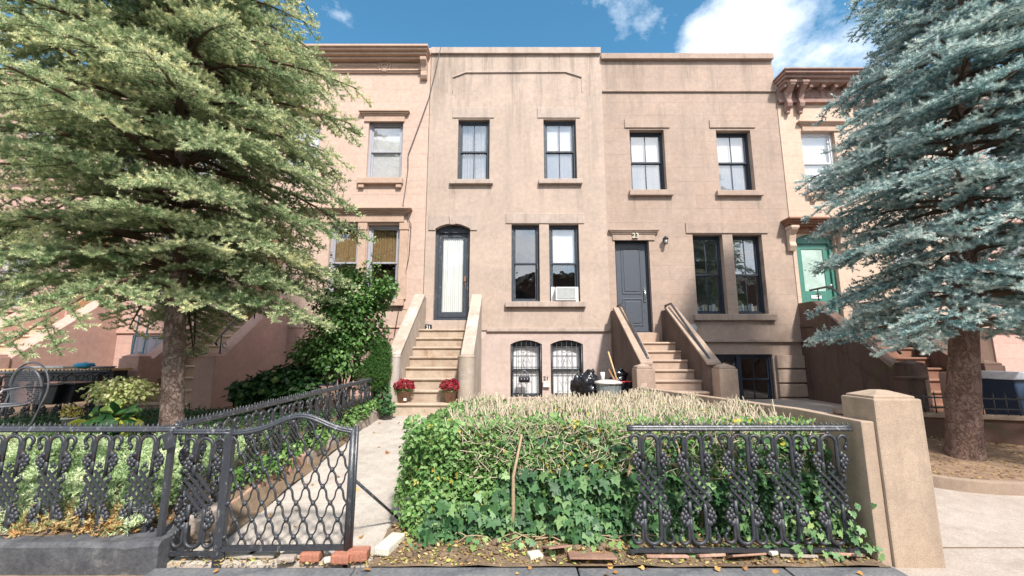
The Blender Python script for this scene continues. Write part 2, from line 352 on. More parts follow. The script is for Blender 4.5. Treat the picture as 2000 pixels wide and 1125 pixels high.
def npmesh(name, V, Fc, k, tone=None, mat=None, parent=None, smooth=False):
    """V (n,3) array, Fc (m,k) array of k-gons"""
    me = bpy.data.meshes.new(name)
    if parent is not None: V = V - np.array(ORG[parent.name])
    me.vertices.add(len(V)); me.vertices.foreach_set('co', V.astype(np.float32).ravel())
    me.loops.add(Fc.size); me.loops.foreach_set('vertex_index', Fc.astype(np.int32).ravel())
    me.polygons.add(len(Fc)); me.polygons.foreach_set('loop_start', np.arange(0, Fc.size, k, dtype=np.int32))
    if tone is not None:
        at = me.attributes.new('tone', 'FLOAT', 'POINT'); at.data.foreach_set('value', tone.astype(np.float32))
    me.update(calc_edges=True)
    me.materials.append(MT[mat]); ob = bpy.data.objects.new(name, me); COL.objects.link(ob)
    if parent is not None: ob.parent = parent; ORG[ob.name] = ORG[parent.name]
    return ob
def unit(a): return a / np.maximum(np.linalg.norm(a, axis=-1, keepdims=True), 1e-9)
def scatter(name, tmpl, faces, P, Nn, T, sc, tone, mat, parent=None):
    """leaf templates: (x across, y along tip, z up) placed at P with normal Nn and tip direction T"""
    tmpl = np.array(tmpl, float); faces = np.array(faces); k = faces.shape[1]
    Nn = unit(Nn); T = unit(T - Nn * (T * Nn).sum(1, keepdims=True)); X = np.cross(T, Nn)
    L = tmpl[None] * np.asarray(sc)[:, None, None]
    V = P[:, None, :] + L[..., 0:1] * X[:, None] + L[..., 1:2] * T[:, None] + L[..., 2:3] * Nn[:, None]
    n = len(P); m = len(tmpl)
    F = (faces[None] + (np.arange(n) * m)[:, None, None]).reshape(-1, k)
    return npmesh(name, V.reshape(-1, 3), F, k, np.repeat(np.clip(tone, 0, 1), m), mat, parent)
LEAF = ([(0, 0, 0), (.28, .35, .06), (.22, .7, .04), (0, 1, -.03), (-.22, .7, .04), (-.28, .35, .06), (0, .5, -.03)],
        [(0, 1, 6), (1, 2, 6), (2, 3, 6), (3, 4, 6), (4, 5, 6), (5, 0, 6)])
IVY = ([(0, .12, 0), (.22, -.08, .02), (.5, .12, -.04), (.34, .38, .04), (.42, .62, -.04), (.2, .62, .04), (0, 1, -.06), (-.2, .62, .04), (-.42, .62, -.04), (-.34, .38, .04), (-.5, .12, -.04), (-.22, -.08, .02), (0, .42, -.03)],
       [(i, i + 1, 12) for i in range(11)] + [(11, 0, 12)])
LOBED = ([(0, 0, 0), (.35, .2, .04), (.3, .5, .05), (.12, .55, .02), (0, 1, -.03), (-.12, .55, .02), (-.3, .5, .05), (-.35, .2, .04), (0, .4, -.03)],
         [(i, i + 1, 8) for i in range(7)] + [(7, 0, 8)])
def rnd(n, k=3): return rng.normal(size=(n, k))

def needles(name, A, B, per, length, width, tone, mat, parent, fwd=.5, tipbright=.0, upbias=.25):
    """bottle-brush needles round twig segments A->B"""
    n = len(A); ax = unit(B - A)
    t = rng.uniform(0, 1.0, (n, per)); r = rnd(n * per).reshape(n, per, 3); r[..., 2] += upbias
    r = r - ax[:, None] * (r * ax[:, None]).sum(-1, keepdims=True); r = unit(r)
    d = unit(r + ax[:, None] * (fwd + 1.1 * np.maximum(t - .75, 0)[..., None] * 3))
    base = A[:, None] + (B - A)[:, None] * t[..., None]
    L = length * rng.uniform(.7, 1.15, (n, per, 1))
    w = unit(np.cross(d, rnd(n * per).reshape(n, per, 3))) * width * .5
    V = np.stack([base - w, base + w, base + d * L], 2).reshape(-1, 3)
    F = np.arange(len(V)).reshape(-1, 3)
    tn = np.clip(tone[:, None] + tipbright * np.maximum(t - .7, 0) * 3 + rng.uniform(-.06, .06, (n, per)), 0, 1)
    return npmesh(name, V, F, 3, np.repeat(tn.ravel(), 3), mat, parent)
def sticks(name, A, B, ra, rb, mat, parent, sides=3):
    n = len(A); ax = unit(B - A); u = unit(np.cross(ax, rnd(n))); v = np.cross(ax, u)
    V = []
    for P, r in ((A, ra), (B, rb)):
        r = np.broadcast_to(r, (n,))[:, None]
        for k in range(sides):
            a = 2 * pi * k / sides; V.append(P + (u * math.cos(a) + v * math.sin(a)) * r)
    V = np.stack(V, 1).reshape(-1, 3); s = sides
    f = np.array([(k, (k + 1) % s, s + (k + 1) % s, s + k) for k in range(s)])
    F = (f[None] + (np.arange(n) * 2 * s)[:, None, None]).reshape(-1, 4)
    return npmesh(name, V, F, 4, None, mat, parent)

def text(name, s, size, loc, mat, parent, ext=.006, rot=(pi / 2, 0, 0)):
    cu = bpy.data.curves.new(name, 'FONT'); cu.body = s; cu.size = size; cu.extrude = ext; cu.align_x = 'CENTER'; cu.align_y = 'CENTER'; cu.offset = size * .012
    to = bpy.data.objects.new('tmp', cu); COL.objects.link(to)
    bpy.context.view_layer.update()
    me = bpy.data.meshes.new_from_object(to.evaluated_get(bpy.context.evaluated_depsgraph_get()))
    bpy.data.objects.remove(to); me.materials.clear(); me.materials.append(MT[mat]); me.name = name
    o = bpy.data.objects.new(name, me); COL.objects.link(o)
    if parent is not None:
        g = ORG[parent.name]; o.parent = parent; loc = tuple(a - b for a, b in zip(loc, g)); ORG[o.name] = g
    o.location = loc; o.rotation_euler = rot; return o

# ---------------------------------------------------------------- world, sun, camera
w = bpy.data.worlds.new('World'); S.world = w; w.use_nodes = True
n, l = w.node_tree.nodes, w.node_tree.links
bg = n['Background']; bg.inputs[1].default_value = .125
SUN_EL, SUN_AZ = R(48), R(22)      # azimuth: to the right of straight behind the camera
sky = n.new('ShaderNodeTexSky'); sky.sky_type = 'NISHITA'; sky.sun_disc = False
sky.sun_elevation = SUN_EL; sky.sun_rotation = pi - SUN_AZ; sky.dust_density = .6; sky.ozone_density = 2.2; sky.air_density = 1.0
tc = n.new('ShaderNodeTexCoord'); V = tc.outputs['Generated']
hs = n.new('ShaderNodeHueSaturation'); hs.inputs['Hue'].default_value = .48; hs.inputs['Saturation'].default_value = 1.22; hs.inputs['Value'].default_value = .95; l.new(sky.outputs[0], hs.inputs['Color'])
def dirpx(px, py):
    a, b = ray(px, py); return Vector((a, 1, b)).normalized()
cn = noise_node(n, l, 2.6, mapping(n, l, V, (1, 1, 1.6), (.3, .2, 0)), 9, .62)
cn2 = noise_node(n, l, 7.0, mapping(n, l, V, (1, 1, 1.6), (.3, .2, 0)), 8, .65)
def blobmask(px, py, rad):
    d = n.new('ShaderNodeVectorMath'); d.operation = 'DISTANCE'; l.new(V, d.inputs[0]); d.inputs[1].default_value = dirpx(px, py)
    mr = n.new('ShaderNodeMapRange'); l.new(d.outputs['Value'], mr.inputs[0]); mr.inputs[1].default_value = 0; mr.inputs[2].default_value = rad
    mr.inputs[3].default_value = 1; mr.inputs[4].default_value = 0; return mr.outputs[0]
m1 = math_node(n, l, 'MAXIMUM', blobmask(1480, 50, .115), blobmask(1395, 95, .085))
m1 = math_node(n, l, 'MAXIMUM', m1, math_node(n, l, 'MULTIPLY', blobmask(1190, 40, .15), .16))
m1 = math_node(n, l, 'MAXIMUM', m1, math_node(n, l, 'MULTIPLY', blobmask(660, 20, .14), .33))
m1 = math_node(n, l, 'MAXIMUM', m1, math_node(n, l, 'MULTIPLY', blobmask(1660, 60, .22), .3))
# the half of the sky behind the camera carries broken cloud as well (what the windows mirror)
sx = n.new('ShaderNodeSeparateXYZ'); l.new(V, sx.inputs[0])
back = n.new('ShaderNodeMapRange'); l.new(sx.outputs[1], back.inputs[0]); back.inputs[1].default_value = .25; back.inputs[2].default_value = -.3; back.inputs[3].default_value = 0; back.inputs[4].default_value = .62
m1 = math_node(n, l, 'MAXIMUM', m1, back.outputs[0])
cm = math_node(n, l, 'ADD', m1, math_node(n, l, 'MULTIPLY', math_node(n, l, 'SUBTRACT', cn.outputs['Fac'], .5), 1.7))
cm = math_node(n, l, 'ADD', cm, math_node(n, l, 'MULTIPLY', math_node(n, l, 'SUBTRACT', cn2.outputs['Fac'], .5), .7))
cr = ramp(n, l, cm, [(.25, (0,) * 3), (.75, (1,) * 3)])
shade = ramp(n, l, cn2.outputs['Fac'], [(.35, (5.6, 6.0, 6.7)), (.6, (7.6, 7.8, 8.1))])
cc = mix(n, l, cr.outputs[0], hs.outputs[0], shade.outputs[0])
l.new(cc, bg.inputs[0])
sd = bpy.data.lights.new('sun', 'SUN'); sd.energy = 3.5; sd.angle = R(4); sd.color = (1, .95, .88)
so = bpy.data.objects.new('sun', sd); COL.objects.link(so)
ldir = Vector((-math.sin(SUN_AZ) * math.cos(SUN_EL), math.cos(SUN_AZ) * math.cos(SUN_EL), -math.sin(SUN_EL)))
so.rotation_euler = ldir.to_track_quat('-Z', 'Y').to_euler(); so.location = (8, -8, 15)
cd = bpy.data.cameras.new('camera'); cd.sensor_width = 36; cd.lens = 36 * FP / 2000; cd.clip_end = 400; cd.clip_start = .05
co = bpy.data.objects.new('camera', cd); COL.objects.link(co); co.location = (0, 0, CH); co.rotation_euler = (pi / 2 + PT, 0, 0)
S.camera = co
S.view_settings.view_transform = 'Standard'; S.view_settings.look = 'None'; S.view_settings.exposure = .95; S.view_settings.gamma = 1

# ---------------------------------------------------------------- ground
def sheet(name, xs, ys, zf, mat, kind='structure', thick=0):
    V = []; F = []
    for j, y in enumerate(ys):
        for x in xs: V.append((x, y, zf(x, y)))
    nx = len(xs)
    for j in range(len(ys) - 1):
        for i in range(nx - 1):
            a = j * nx + i; F.append((a, a + 1, a + nx + 1, a + nx))
    m = MB(); m.add(V, F, True); o = m.build(name, mat); tag(o, kind=kind); return o
def lin(a, b, n): return [a + (b - a) * i / (n - 1) for i in range(n)]
ys = [-90, -30, -9, -4, 2.9, 3.1, 3.4] + lin(3.6, 7.4, 12) + [9, 40, 160]
sheet('ground', [-150, -40, -10, -5, 0, 5, 10, 40, 150], ys, lambda x, y: gz(y) - .03 if y > 3.15 else -.03, 'soil')
sheet('road', [-150, 150], [-13, -5], lambda x, y: -.12 + .11, 'asphalt')
sheet('sidewalk', lin(-20, 20, 9), [-4.8, -2, 0, 1.5, 3.06], lambda x, y: 0.0, 'sidewalk')
# edging stones along the pavement
for i, (x0, x1) in enumerate(((-2.5, -1.1), (-1.09, .45), (.46, 1.9), (1.91, 2.68))):
    m = MB(); m.box(x0, x1, 3.07, 3.2, -.1, .018 + .004 * (i % 2)); o = m.build('kerb_stone', 'greyedge', bevel=.012)
    setorg(o, ((x0 + x1) / 2, 3.13, 0)); tag(o, ['grey edging stone under the iron gate', 'grey edging stone in front of the bare earth left of the hedge', 'grey edging stone in front of the rusty plates', 'grey edging stone beside the foot of the tall cement pillar'][i], 'edging stone', 'edging stones along the pavement')
# path slabs
slabs = [(3.3, 4.25), (4.26, 5.3), (5.31, 6.3), (6.31, 7.6)]
for i, (a, b) in enumerate(slabs):
    xl = -2.58 + .083 * (a - 3.4); 
    m = MB(); m.add([(xl, a, gz(a)), (-.78 if i else -1.05, a, gz(a)), (-.78, b, gz(b)), (-2.58 + .083 * (b - 3.4), b, gz(b)),
                     (xl, a, gz(a) - .06), (-.78 if i else -1.05, a, gz(a) - .06), (-.78, b, gz(b) - .06), (-2.58 + .083 * (b - 3.4), b, gz(b) - .06)],
                    [(0, 1, 2, 3), (7, 6, 5, 4), (0, 4, 5, 1), (1, 5, 6, 2), (2, 6, 7, 3), (3, 7, 4, 0)])
    o = m.build('path_slab' if i else 'path', 'pathstone', bevel=.012); o.name = 'path'; tag(o, kind='structure')
# driveway right of the pillar
o = sheet('driveway', [2.69, 2.9] + lin(3.5, 16, 13), [3.06, 3.4, 4.0, 4.6, 5.2, 5.8, 6.4, 7, 7.4, 10], lambda x, y: gz(y) + .006 if y > 3.1 else .004, 'concrete')
for yy in (3.5, 5.0):
    m = MB(); m.box(3.1, 9, yy - .006, yy + .006, gz(yy) - .02, gz(yy) + .0095); tag(m.build('pavement_joint', 'soil'), kind='structure')
# raised planting soil, left garden: slopes up from the black kerb
def gardz(x, y):
    t = min(max((y - 3.35) / 2.6, 0), 1); return .17 + .36 * t
sheet('garden_soil', lin(-14, -2.66, 12), [3.3, 3.6, 4, 4.5, 5, 5.5, 6, 7.3, 9.95], lambda x, y: gardz(x, y) + .02 * math.sin(x * 3 + y * 2), 'soil')
sheet('garden_bed', [-2.7, -2.55, -2.4, -2.28], lin(3.55, 7.5, 9), lambda x, y: gz(y) + .16 + .02 * math.sin(y * 7 + x * 5) - (.14 if x > -2.3 - .083 * (7.4 - y) + .05 else 0), 'soil')
sheet('front_bed', lin(-1.0, 2.62, 20), lin(3.18, 3.75, 7), lambda x, y: .035 + max(0, y - 3.25) * .16 + .018 * noise.noise(Vector((x * 6, y * 6, 0))), 'soil')
sheet('yard_soil', lin(-.78, 2.6, 6), [3.74, 4.5, 5.5, 6.5, 7.4, 9.95], lambda x, y: gz(y) + .03, 'soil')

# ---------------------------------------------------------------- houses
def facade(mb, X0, X1, Z0, Z1, ops, Y=10.0, depth=.24):
    xs = sorted({X0, X1} | {o[0] for o in ops} | {o[1] for o in ops}); zs = sorted({Z0, Z1} | {o[2] for o in ops} | {o[3] for o in ops})
    for i in range(len(xs) - 1):
        for j in range(len(zs) - 1):
            cx = (xs[i] + xs[i + 1]) / 2; cz = (zs[j] + zs[j + 1]) / 2
            if any(o[0] < cx < o[1] and o[2] < cz < o[3] for o in ops): continue
            mb.add([(xs[i], Y, zs[j]), (xs[i + 1], Y, zs[j]), (xs[i + 1], Y, zs[j + 1]), (xs[i], Y, zs[j + 1])], [(0, 1, 2, 3)])
    for o in ops:
        x0, x1, z0, z1 = o[:4]; ar = o[4] if len(o) > 4 else 0; zt = z1 - ar; y1 = Y + depth
        mb.add([(x0, Y, z0), (x0, Y, zt), (x0, y1, zt), (x0, y1, z0)], [(0, 1, 2, 3)])
        mb.add([(x1, Y, z0), (x1, Y, zt), (x1, y1, zt), (x1, y1, z0)], [(3, 2, 1, 0)])
        mb.add([(x0, Y, z0), (x1, Y, z0), (x1, y1, z0), (x0, y1, z0)], [(3, 2, 1, 0)])
        N = 12 if ar else 1; pts = []
        for k in range(N + 1):
            u = k / N; x = x0 + (x1 - x0) * u; pts.append((x, zt + ar * (1 - (2 * u - 1) ** 2)))
        for k in range(N):
            (xa, za), (xb, zb) = pts[k], pts[k + 1]
            mb.add([(xa, Y, za), (xb, Y, zb), (xb, y1, zb), (xa, y1, za)], [(0, 1, 2, 3)])
            if ar: mb.add([(xa, Y, za), (xb, Y, zb), (xb, Y, z1), (xa, Y, z1)], [(0, 1, 2, 3)])
    # inner skin stopping light round the reveals, then sides, roof and back
    D = Y + 7
    for i in range(len(xs) - 1):
        for j in range(len(zs) - 1):
            cx = (xs[i] + xs[i + 1]) / 2; cz = (zs[j] + zs[j + 1]) / 2
            if any(o[0] < cx < o[1] and o[2] < cz < o[3] for o in ops): continue
            mb.add([(xs[i], y1 if ops else Y + .2, zs[j]), (xs[i + 1], y1 if ops else Y + .2, zs[j]), (xs[i + 1], y1 if ops else Y + .2, zs[j + 1]), (xs[i], y1 if ops else Y + .2, zs[j + 1])], [(3, 2, 1, 0)])
    mb.add([(X0, Y, Z0), (X0, D, Z0), (X0, D, Z1), (X0, Y, Z1)], [(0, 1, 2, 3)])
    mb.add([(X1, Y, Z0), (X1, D, Z0), (X1, D, Z1), (X1, Y, Z1)], [(3, 2, 1, 0)])
    mb.add([(X0, Y, Z1), (X1, Y, Z1), (X1, D, Z1), (X0, D, Z1)], [(0, 1, 2, 3)])
    mb.add([(X0, D, Z0), (X1, D, Z0), (X1, D, Z1), (X0, D, Z1)], [(0, 1, 2, 3)])
def ringbox(mb, x0, x1, z0, z1, y0, y1, w, wb=None, ar=0):
    """picture-frame of four bars; ar gives the top bar an arched underside filled up"""
    wb = wb or w
    mb.box(x0, x0 + w, y0, y1, z0, z1); mb.box(x1 - w, x1, y0, y1, z0, z1)
    mb.box(x0 + w, x1 - w, y0, y1, z1 - w - ar, z1); mb.box(x0 + w, x1 - w, y0, y1, z0, z0 + wb)
def window(house, o, fmat='navyframe', mun=1, blind='blind', glass='glass', Y=10.0, rec=.1, blindcover=1.0, sw=.04, fw=.06, lowscreen=False, roomy=None, bz=None, upper=None):
    x0, x1, z0, z1 = o[:4]; ar = o[4] if len(o) > 4 else 0; ya = Y + rec
    fr = MB(); ringbox(fr, x0, x1, z0, z1, ya, ya + .12, fw, .05, ar * .8); f = fr.build('window', fmat, house, bevel=.006)
    a, b, c, d = x0 + fw, x1 - fw, z0 + .05, z1 - fw - ar * .8; zm = (c + d) / 2
    for (za, zb, yy) in ((zm - .02, d, ya + .03), (c, zm + .02, ya + .065)):
        s = MB(); ringbox(s, a, b, za, zb, yy, yy + .032, sw)
        if mun:
            for k in range(mun):
                xm = a + (b - a) * (k + 1) / (mun + 1); s.box(xm - .011, xm + .011, yy + .006, yy + .026, za + sw, zb - sw)
        s.build('sash', fmat, f)
        g = MB(); g.box(a + sw * .5, b - sw * .5, yy + .014, yy + .018, za + sw * .5, zb - sw * .5); g.build('glass', glass, f)
    if blind:
        zt = d; zb = d - (d - c) * blindcover
        m = MB(); N = 24
        if blind in ('blind', 'blindslat'): m.box(a, b, ya + .105, ya + .111, zb, zt)
        else:
            V = []; 
            for k in range(N * 2 + 1):
                x = a + (b - a) * k / (N * 2); yy = ya + .13 + .018 * math.sin(k * 1.3) + .008 * math.sin(k * 3.1)
                V += [(x, yy, zb), (x, yy, zt)]
            m.add(V, [(2 * k, 2 * k + 2, 2 * k + 3, 2 * k + 1) for k in range(N * 2)], True)
        m.build('blind' if blind == 'blind' else 'curtain', blind, f)
    if lowscreen:
        m = MB(); m.box(a + .02, b - .02, ya + .1, ya + .104, c + .02, zm); m.build('screen', 'greycurtain', f)
    return f
def slab(house, name, mat, x0, x1, z0, z1, proj, Y=10.0, bev=.012):
    m = MB(); m.box(x0, x1, Y - proj, Y + .01, z0, z1); return m.build(name, mat, house, bevel=bev)
def hood(house, name, mat, x0, x1, zt, h, proj, Y=10.0, steps=3):
    """corniced hood: mouldings widening upward"""
    m = MB(); hh = h * .45
    m.box(x0 + proj, x1 - proj, Y - proj * .3, Y + .01, zt - h, zt - hh)
    for k in range(steps):
        za = zt - hh + hh * k / steps; zb = zt - hh + hh * (k + 1) / steps; e = proj * (1 - (k + 1) / steps)
        m.box(x0 + e, x1 - e, Y - proj + e * .8, Y + .008, za + (.0 if k else 0), zb)
    return m.build(name, mat, house, bevel=.008)
def rect(px0, px1, py0, py1, ar=0, Y=10.0):
    pm = (py0 + py1) / 2; r = (FX(px0, pm, Y), FX(px1, pm, Y), FZ(py1, Y), FZ(py0, Y)); return r + (ar,) if ar else r

XA, XB, XC, XD = -6.64, -2.14, 2.36, 6.90
base_z = .40
# ----- house 21 (tan stucco, centre)
h21 = empty('brick_house', (.11, 10, .45), 'tan stucco row house numbered 21 with flat parapet, worn blue-black windows and basement window bars', 'house', 'row houses along the street')
h21.name = 'row_house'; ORG[h21.name] = (.11, 10, .45)
w21 = dict(ul=rect(894, 956, 233, 352), ur=rect(1062, 1126, 233, 351), door=rect(848, 917, 437, 626, .13), pl=rect(999, 1054, 438, 589), pr=rect(1073, 1132, 438, 589),
           bl=rect(997, 1059, 664, 776, .10), br=rect(1076, 1140, 664, 776, .10))
ZB = FZ(645)
m = MB(); facade(m, XB, XC, ZB, FZ(100), [w21[k] for k in ('ul', 'ur', 'door', 'pl', 'pr')]); m.build('wall', 'house21', h21)
m = MB(); facade(m, XB, XC, base_z, ZB, [w21['bl'], w21['br']], Y=10.03); m.build('basement_wall', 'house21low', h21)
m = MB(); m.box(XB - .005, XC - .01, 9.93, 10.3, FZ(107), FZ(95.5)); m.build('coping', 'trim21', h21, bevel=.01)
m = MB(); m.box(-.6, XC - .01, 9.975, 10.06, ZB - .03, ZB + .05); m.build('ledge', 'trim21', h21, bevel=.008)
# raised clipped-corner moulding under the parapet
pts = [(FX(884, 180), FZ(180)), (FX(884, 153), FZ(153)), (FX(910, 143), FZ(143)), (FX(1104, 142), FZ(142)), (FX(1136, 152), FZ(152)), (FX(1136, 180), FZ(180))]
m = MB(); 
for (xa, za), (xb, zb) in zip(pts, pts[1:]):
    if abs(za - zb) > .1 and abs(xa - xb) < .05: w_ = .012; m.box(xa - w_, xa + w_, 9.985, 10.005, min(za, zb), max(za, zb))
    else: m.add([(xa, 9.965, za), (xb, 9.965, zb), (xb, 9.965, zb + .05), (xa, 9.965, za + .05), (xa, 10.005, za), (xb, 10.005, zb), (xb, 10.005, zb + .05), (xa, 10.005, za + .05)],
                [(0, 1, 2, 3), (4, 7, 6, 5), (0, 4, 5, 1), (1, 5, 6, 2), (2, 6, 7, 3), (3, 7, 4, 0)])
m.build('moulding', 'trim21', h21)
for k, (a, b, c, d) in enumerate(((884, 965, 231, 221), (1050, 1133, 231, 221), (988, 1141, 437, 417))):
    slab(h21, 'lintel', 'trim21', FX(a, c), FX(b, c), FZ(c) + .004, FZ(d - (10 if k < 2 else 0)) if k < 2 else FZ(d), .022)
for (a, b, c, d) in ((879, 963, 361, 352.5), (1052, 1137, 360.5, 351.5), (987, 1144, 600, 589.5)): slab(h21, 'sill', 'trim21', FX(a, c), FX(b, c), FZ(c), FZ(d), .1)
# door surround with keystone
x0, x1, z0, z1, ar = w21['door']; zs = z1 - ar
out = [(x0, zs - .0)] ; N = 12
arc = [(x0 + (x1 - x0) * k / N, zs + ar * (1 - (2 * k / N - 1) ** 2)) for k in range(N + 1)]
m = MB(); zt = z1 + .22
for k in range(N):
    (xa, za), (xb, zb) = arc[k], arc[k + 1]; m.add([(xa, 9.975, za), (xb, 9.975, zb), (xb, 9.975, zt), (xa, 9.975, zt), (xa, 10.02, za), (xb, 10.02, zb), (xb, 10.02, zt), (xa, 10.02, zt)],
                                                  [(0, 1, 2, 3), (0, 4, 5, 1), (3, 2, 6, 7)])
m.box(x0 - .17, x0, 9.975, 10.02, zs - .04, zt); m.box(x1, x1 + .17, 9.975, 10.02, zs - .04, zt)
xm = (x0 + x1) / 2
m.prism([(xm - .06, z1 - .03), (xm + .06, z1 - .03), (xm + .1, zt), (xm - .1, zt)], 9.95, 9.976); m.build('door_surround', 'trim21', h21, bevel=.006)
# door
dm = MB(); fw = .075; ringbox(dm, x0, x1, z0, z1, 10.12, 10.24, fw, .05, ar)
d21 = dm.build('door', 'oldframe', h21, bevel=.006)
m = MB(); a, b, c, d = x0 + fw, x1 - fw, z0 + .05, z1 - fw - ar * 1.0
ringbox(m, a, b, c, d, 10.16, 10.21, .1, .17); m.box(a + .03, b - .03, 10.15, 10.16, c + .04, c + .13)
m.build('door_leaf', 'oldframe', d21, bevel=.005)
m = MB(); m.box(a + .09, b - .09, 10.18, 10.185, c + .16, d - .09); m.build('glass', 'glassclear', d21)
m = MB(); V = []
for k in range(61):
    x = a + .09 + (b - a - .18) * k / 60; yy = 10.215 + .012 * math.sin(k * 1.15) + .006 * math.sin(k * 2.7); V += [(x, yy, c + .17), (x, yy, d - .09)]
m.add(V, [(2 * k, 2 * k + 2, 2 * k + 3, 2 * k + 1) for k in range(60)], True); m.build('curtain', 'lace', d21)
m = MB(); m.box(b - .065, b - .035, 10.14, 10.16, c + .85, c + 1.05); m.blob((b - .05, 10.12, c + .93), .025); m.build('handle', 'darkwood', d21)
window(h21, w21['ul'], 'oldframe', 1, 'greycurtain', 'glassold'); window(h21, w21['ur'], 'oldframe', 1, 'blind', 'glassold', lowscreen=True, blindcover=.6)
window(h21, w21['pl'], 'oldframe', 0, None, 'glassold'); window(h21, w21['pr'], 'oldframe', 0, 'blind', 'glassold', blindcover=.5)
for k in ('bl', 'br'):
    o = w21[k]; f = window(h21, o, 'oldframe', 0, 'blind', 'glassclear', Y=10.03, rec=.1, fw=.04, sw=.025)
    g = MB(); x0, x1, z0, z1, ar = o; y = 10.06
    for q in range(7):
        x = x0 + .03 + (x1 - x0 - .06) * q / 6; u = (x - x0) / (x1 - x0); g.tube([(x, y, z0), (x, y, z1 - ar + ar * (1 - (2 * u - 1) ** 2) - .02)], (.0065 if q % 6 else .015), 6)
    for zz in (z0 + .08, z0 + (z1 - z0) * .52, z1 - .17): g.tube([(x0, y, zz), (x1, y, zz)], .011, 6, ref=(0, 0, 1))
    xm = (x0 + x1) / 2; zc = z0 + (z1 - z0) * .52
    for s in (1, -1):
        g.tube([(xm - .09, y - .012, zc + s * .08), (xm, y - .012, zc + s * .32), (xm + .09, y - .012, zc + s * .08)], .006, 5)
        g.tube([(xm - .13, y - .012, zc + s * .36), (xm - .05, y - .012, zc + s * .34), (xm, y - .012, zc + s * .4), (xm + .05, y - .012, zc + s * .34), (xm + .13, y - .012, zc + s * .36)], .005, 5)
    g.build('window_bars', 'ironrail', f)

# ----- generic stoop
def stoop(house, xa, xb, y_f, y_top, zg, ztop, n, mat_step, mat_wall, mat_newel, Y=10.0, wl=.27, wr=.27, rail_up=.76, rail_lo=.85, newel_w=.33, rnose=.022, caps=True, newel_y=None, cap_proj=.02, newel='square', nh=None, noff=(0, 0)):
    t = (y_top - y_f) / (n - 1); r = (ztop - zg) / n
    st = MB(); st.box(xa + .005, xb - .005, y_top + .09, Y - .005, zg - .3, ztop - .06); s0 = st.build('stoop', mat_wall, house)
    for i in range(n):
        z = zg + r * (i + 1); y0 = y_f + t * i; y1 = (y0 + t + .02) if i < n - 1 else Y - .002
        m = MB(); m.box(xa + .003, xb - .003, y0 + .03, y1 + .06 if i < n - 1 else Y - .004, z - r - .02, z - .045)
        # tread with rounded nosing
        prof = [(y1, z - .048), (y0 + .012, z - .048), (y0, z - .036), (y0 - .004, z - .024), (y0, z - .01), (y0 + .012, z), (y1, z)]
        m.prism(prof, xa + .002, xb - .002, 'x'); m.build('step', mat_step, s0)
    for side, (xi, xo) in enumerate(((xa, xa - wl), (xb, xb + wr))):
        X0, X1 = min(xi, xo), max(xi, xo); ny = newel_y or y_f + .12
        zu = ztop + rail_up; yt = y_top + .45
        zl = zg + r + rail_lo
        m = MB(); m.prism([(ny + .2, zg - .3), (ny + .2, zl), (yt, zu), (Y - .003, zu), (Y - .003, zg - .3)], X0, X1, 'x'); wv = m.build('stoop_wall', mat_wall, s0, bevel=.008)
        if caps:
            th = .05; m = MB(); e = cap_proj
            m.prism([(ny + .16, zl - .0), (yt - .0, zu), (yt + .06, zu), (yt + .06, zu + th), (yt - .02, zu + th), (ny + .16, zl + th)], X0 - e, X1 + e, 'x'); m.build('wall_cap', mat_newel, s0, bevel=.012)
        m = MB(); c = (X0 + X1) / 2 + noff[side]; hw = newel_w / 2; nz = nh if nh else zl + .06
        if newel == 'round':
            m.lathe([(hw, zg - .2), (hw, nz - .04), (hw * 1.03, nz - .035), (hw * 1.03, nz - .005), (hw * .97, nz)], (c, ny + .05, 0), 20)
        else:
            m.box(c - hw, c + hw, ny - .1, ny + .2, zg - .2, nz)
            z1 = nz + .035; z2 = nz + .10
            m.box(c - hw + .02, c + hw - .02, ny - .08, ny + .18, nz, z1)
            m.add([(c - hw + .02, ny - .08, z1), (c + hw - .02, ny - .08, z1), (c + hw - .02, ny + .18, z1), (c - hw + .02, ny + .18, z1), (c, ny + .05, z2)], [(0, 1, 4), (1, 2, 4), (2, 3, 4), (3, 0, 4)])
        m.build('newel', mat_newel, s0, bevel=.015)
    return s0
s21 = stoop(h21, -2.065, -.92, 7.455, 9.285, .45, 2.045, 8, 'step21', 'stoop21', 'stoop21', wl=.20, wr=.20, rail_up=.79, rail_lo=.80, newel='round', newel_w=.31, nh=1.47)
m = MB(); m.box(FX(830, 630), FX(920, 630), 9.9, 10.12, 2.045, FZ(626)); m.build('door_step', 'trim21', h21, bevel=.01)

# ----- house 23
h23 = empty('row_house', (4.63, 10, .45), 'brown row house numbered 23 with slate grey panelled door and navy windows', 'house', 'row houses along the street'); ORG[h23.name] = (4.63, 10, .45)
w23 = dict(ul=rect(1232, 1300, 253, 371), ur=rect(1403, 1471, 254, 372), door=rect(1204, 1272, 467, 649), pl=rect(1358, 1417, 458, 613), pr=rect(1437, 1495, 458, 613), b=rect(1385, 1515, 692, 790))
